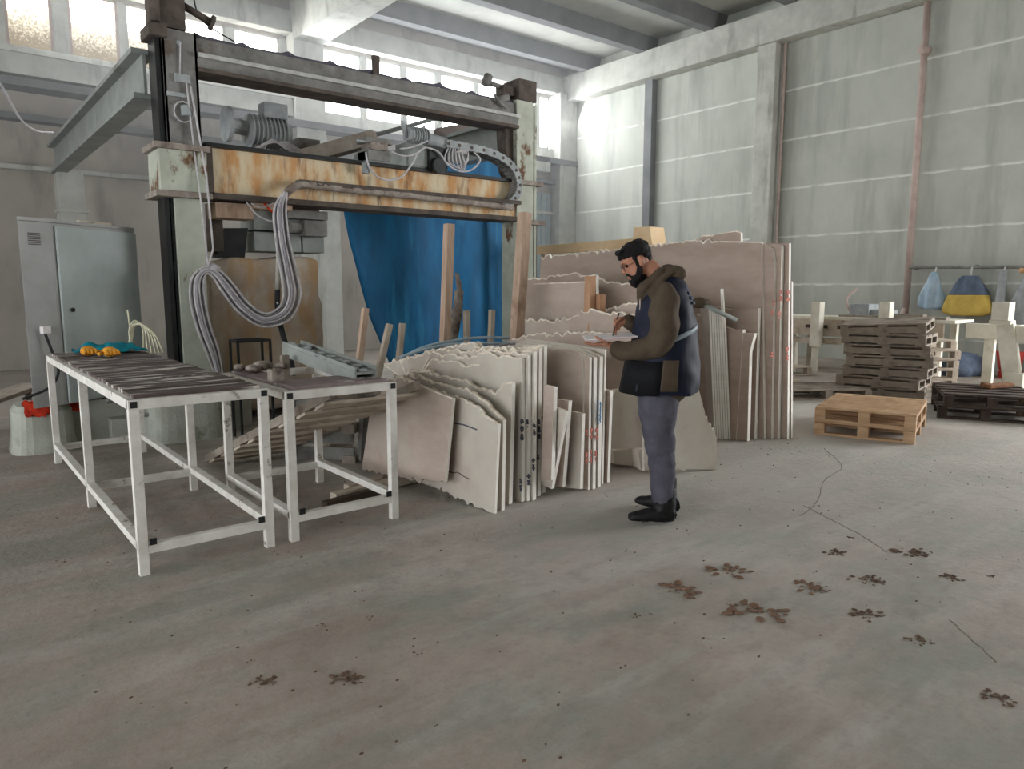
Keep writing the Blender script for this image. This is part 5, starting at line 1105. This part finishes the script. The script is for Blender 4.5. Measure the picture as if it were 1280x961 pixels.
# boots with sole, laces
for nm, off, sx, bx in (('boot', .10, 0, 0), ('boot', -.13, 5, 0)):
    g_ = P0 + SD * off; 
    def bp(px, z): q = Wp(px, 640, off); return V((q.x, q.y, z))
    x0 = sx * 0.9
    b1 = MB(); 
    b1.loft([(bp(831 + x0 * .4, .235), FWD * .064, SD * .06), (bp(832 + x0 * .4, .17), FWD * .06, SD * .055), (bp(831 + x0 * .5, .12), FWD * .066, SD * .052), (bp(829 + x0 * .6, .08), FWD * .078, SD * .05)], 20)
    b1.loft([(bp(845 + x0, .05), FWD * .01, ZZ * .03), (bp(842 + x0, .058), SD * .036, ZZ * .05), (bp(830 + x0, .062), SD * .045, ZZ * .058), (bp(815 + x0, .056), SD * .048, ZZ * .048), (bp(801 + x0, .046), SD * .05, ZZ * .036), (bp(791 + x0, .042), SD * .045, ZZ * .03), (bp(786 + x0, .038), SD * .028, ZZ * .02)], 18)
    ob = wear(b1, 'boot', BOOT, 0.006, 3, 0.004, 30)
    so = MB().prism([bp(846 + x0, 0) - SD * .03, bp(846 + x0, 0) + SD * .03, bp(838 + x0, 0) + SD * .043, bp(815 + x0, 0) + SD * .045, bp(798 + x0, 0) + SD * .053, bp(788 + x0, 0) + SD * .04, bp(784.5 + x0, 0) + SD * .012, bp(784.5 + x0, 0) - SD * .02, bp(790 + x0, 0) - SD * .042, bp(802 + x0, 0) - SD * .05, bp(820 + x0, 0) - SD * .043, bp(838 + x0, 0) - SD * .04], ZZ * .028)
    s_ = so.build('sole', RUBBER, ob)
    s_.location = V((0, 0, 0)); ob['_loc'] = tuple(P0)
    s_.location = -P0
    if True:
        lc_ = MB(); q = bp(818 + x0 * .6, .2)
        lc_.tube(spline([q, q + FWD * .04 + ZZ * .03, q + FWD * .075 + ZZ * .012, q + FWD * .05 - ZZ * .005]), .004, 6).tube(spline([q, q + FWD * .02 - ZZ * .02, q + FWD * .03 - ZZ * .06, q + FWD * .045 - ZZ * .08]), .004, 6)
        for k in range(4): lc_.tube([bp(819 - k * 2.2 + x0 * .6, .17 - k * .022) + SD * .03, bp(817 - k * 2.6 + x0 * .6, .17 - k * .022), bp(819 - k * 2.2 + x0 * .6, .17 - k * .022) - SD * .03], .004, 6)
        l_ = lc_.build('lace', RUBBER, ob); l_.location = -P0
    if off < 0:
        hl = bp(831 + x0, 0); Rz = Matrix.Translation(hl) @ Matrix.Rotation(radians(-38), 4, 'Z') @ Matrix.Translation(-hl)
        for q_ in (ob, s_, l_):
            for v in q_.data.vertices: v.co = Rz @ v.co
# jacket: trunk, hem, sleeves, hood, collar
jk = MB()
jk.loft([ring(800, 849, 501, .172), ring(795, 855, 494, .185), ring(789, 866, 478, .2), ring(791, 866, 455, .2), ring(794, 865, 430, .198), ring(797, 864, 405, .2), ring(800, 861, 385, .205), ring(804, 857, 368, .2), ring(808, 853, 357, .15), ring(808, 848, 349, .09)], 34)
limb(jk, [(834, 366, .15, .07), (833, 380, .18, .083), (830, 400, .2, .09), (828, 420, .205, .088), (818, 434, .18, .078), (798, 438, .13, .068), (782, 438, .095, .06), (771, 436, .08, .052)], 22)
limb(jk, [(830, 366, -.15, .07), (826, 385, -.19, .08), (820, 408, -.2, .078), (808, 415, -.15, .068), (795, 407, -.09, .056), (786, 402, -.055, .046)], 22)
# hood lying on the neck and shoulders
jk.loft([(Wp(822, 352, 0), (Wp(806, 356, 0) - Wp(838, 344, 0)) / 2, SD * .12), (Wp(828, 346, 0), (Wp(812, 350, 0) - Wp(848, 338, 0)) / 2, SD * .125), (Wp(834, 340, 0), (Wp(822, 342, 0) - Wp(850, 334, 0)) / 2, SD * .11), (Wp(836, 331, 0), (Wp(827, 331, 0) - Wp(844, 330, 0)) / 2, SD * .085)], 24)
jk.ball(Wp(842, 343, 0), (0.075, .1, .06), 14, rot=Matrix((FWD, SD, ZZ)).transposed())
for s in (-1, 1): jk.tube(spline([Wp(828, 338, .075 * s), Wp(812, 352, .085 * s), Wp(803, 362, .04 * s), Wp(801, 376, .02 * s)]), .024, 10)
wear(jk, 'jacket', OLIVE, 0.0085, 2, 0.02, 9)
wear(MB().tube([Wp(801.5, 368, .03), Wp(800, 376, .05), Wp(800, 388, .06)], .004, 6), 'drawstring', WOODP)
# navy vest over it, open arm holes, black lining below
vs_ = MB()
vs_.loft([ring(776, 873, 489, .222), ring(777, 874, 480, .226), ring(781, 875, 462, .226), ring(786, 873, 440, .22), ring(790, 871, 418, .214), ring(794, 868, 395, .21), ring(799, 864, 376, .2), ring(806, 859, 362, .165), ring(818, 855, 352, .125), ring(828, 852, 346, .1)], 40)
vo = wear(vs_, 'vest', NAVY, 0.0085, 2, 0.014, 10)
# reflective band round the back, rising to the rear; letters strip at the shoulder blade
def band(x0, x1, y0, y1, th, name, m, e=.006, n=24, a0=-1.0, a1=3.6):
    mb = MB(); vs = []; 
    rows = []
    for k in range(n + 1):
        a = a0 + (a1 - a0) * k / n
        row = []
        for dy in (-th / 2, th / 2):
            for ex in (0, e):
                fx = (cos(a) + 1) / 2; y = y0 + (y1 - y0) * (1 - fx) + dy; u_ = max(0, min(1, (y - 376) / 113))
                xf = 798 - 22 * u_; xb = 865 + 9 * min(1, u_ * 1.5); hw = .204 + .02 * min(1, u_ * 1.6)
                c_, av, sv = ring(xf, xb, y, hw); row.append(c_ + av * cos(a) * (1.02 + ex / .24) + sv * sin(a) * (1.02 + ex / .24))
        rows.append(row)
    for r_ in rows: vs += r_
    fs = []
    for k in range(n):
        b = k * 4; c = b + 4
        for i, j in ((0, 1), (1, 3), (3, 2), (2, 0)): fs.append((b + i, b + j, c + j, c + i))
    fs += [(0, 1, 3, 2), (n * 4, n * 4 + 2, n * 4 + 3, n * 4 + 1)]
    return wear(mb.add(vs, fs), name, m)
band(0, 0, 440, 406, 5.5, 'reflective_band', REFL, a0=1.45, a1=4.9, e=.008)
def patch(name, m, a0, a1, y0, y1, k=1.03):
    mb = MB(); vs = []; fs = []; n_ = 8
    for j in range(2):
        for i in range(n_ + 1):
            a = a0 + (a1 - a0) * i / n_
            for ex in (0, .012):
                y = (y0, y1)[j]; u_ = max(0, min(1, (y - 376) / 113)); xf = 798 - 22 * u_; xb = 865 + 9 * min(1, u_ * 1.5); hw = .204 + .02 * min(1, u_ * 1.6)
                if y < 376: xf = 798 + (376 - y) * .6; xb = 865 - (376 - y) * .45; hw = .204 - (376 - y) * .003
                c_, av, sv = ring(xf, xb, y, hw); vs.append(c_ + av * cos(a) * (k + ex) + sv * sin(a) * (k + ex))
    S = (n_ + 1) * 2
    for i in range(n_):
        b = i * 2
        fs += [(b, b + 2, S + b + 2, S + b), (b + 1, S + b + 1, S + b + 3, b + 3), (b, b + 1, b + 3, b + 2), (S + b, S + b + 2, S + b + 3, S + b + 1)]
    fs += [(0, S, S + 1, 1), (2 * n_, 2 * n_ + 1, S + 2 * n_ + 1, S + 2 * n_)]
    return wear(mb.add(vs, fs), name, m)
patch('front_panel', VBLACK, 0.0, 1.35, 448, 489, 1.035)
patch('front_panel', VBLACK, -1.35, 0.0, 448, 489, 1.035)
patch('side_panel', OLIVE, 1.38, 1.78, 446, 483, 1.045)
for i in range(4): patch('back_lettering', M('faded_print', (98, 106, 128), None, 10, bump=0), 2.45 + .02 * i, 2.8 + .02 * i, 358 + 6 * i, 362 + 6 * i, 1.045)
# pad and pen
pb = (Wp(729, 422.5, -.05), Wp(792, 418, -.05)); dpb = (pb[1] - pb[0]).normalized(); wv = (SD * .16 - ZZ * .012)
pad = thing('writing_pad', 'thin white pad held flat in the hand of the man', 'pad', tuple(pb[0]))
mid_ = (pb[0] + pb[1]) / 2
MB().prism([pb[0] - wv * .25, pb[1] - wv * .25, pb[1] + wv * 1.0, pb[0] + wv * 1.0], ZZ * .006).build('board', M('clipboard_pink', (196, 170, 172), None, 10, bump=0), pad)
MB().prism([pb[0] - wv * .2 + ZZ * .0065, pb[1] - wv * .2 + ZZ * .0065, pb[1] + wv * .95 + ZZ * .0065, pb[0] + wv * .95 + ZZ * .0065], ZZ * .004).build('paper', PAPER, pad)
tag(MB().tube([Wp(766, 419.5, .02), Wp(771, 400, -.005), Wp(774, 391, -.02)], .0038, 8).build('pen', RUBBER, smooth=True), 'dark pen in the right hand of the man', 'pen')
q_ = onY(874, 379, 4.2)
lump('olive_cloth', (q_.x, q_.y, q_.z), (0.11, 0.09, 0.05), OLIVE, 'small olive cloth bundle on the tops of the thin white-edged slabs', 'cloth', seed=9, amp=0.5)

# ------------------------------------------------------------------ stone dust hanging in the hall air
hz = bpy.data.materials.new('stone_dust_haze'); hz.use_nodes = True; N = hz.node_tree.nodes; N.remove(N['Principled BSDF'])
vsn = N.new('ShaderNodeVolumeScatter'); vsn.inputs['Color'].default_value = (0.97, 0.98, 1.0, 1); vsn.inputs['Density'].default_value = 0.018; vsn.inputs['Anisotropy'].default_value = 0.35
hz.node_tree.links.new(vsn.outputs[0], N['Material Output'].inputs['Volume'])
HZ = MB().box(-6.9, WX - 0.01, 10.0, WY - 0.01, 0.01, CZ - 0.01).build('dust_haze', hz); HZ['kind'] = 'stuff'; HZ['label'] = 'thin pale stone dust haze hanging behind the gantry'; HZ['category'] = 'haze'
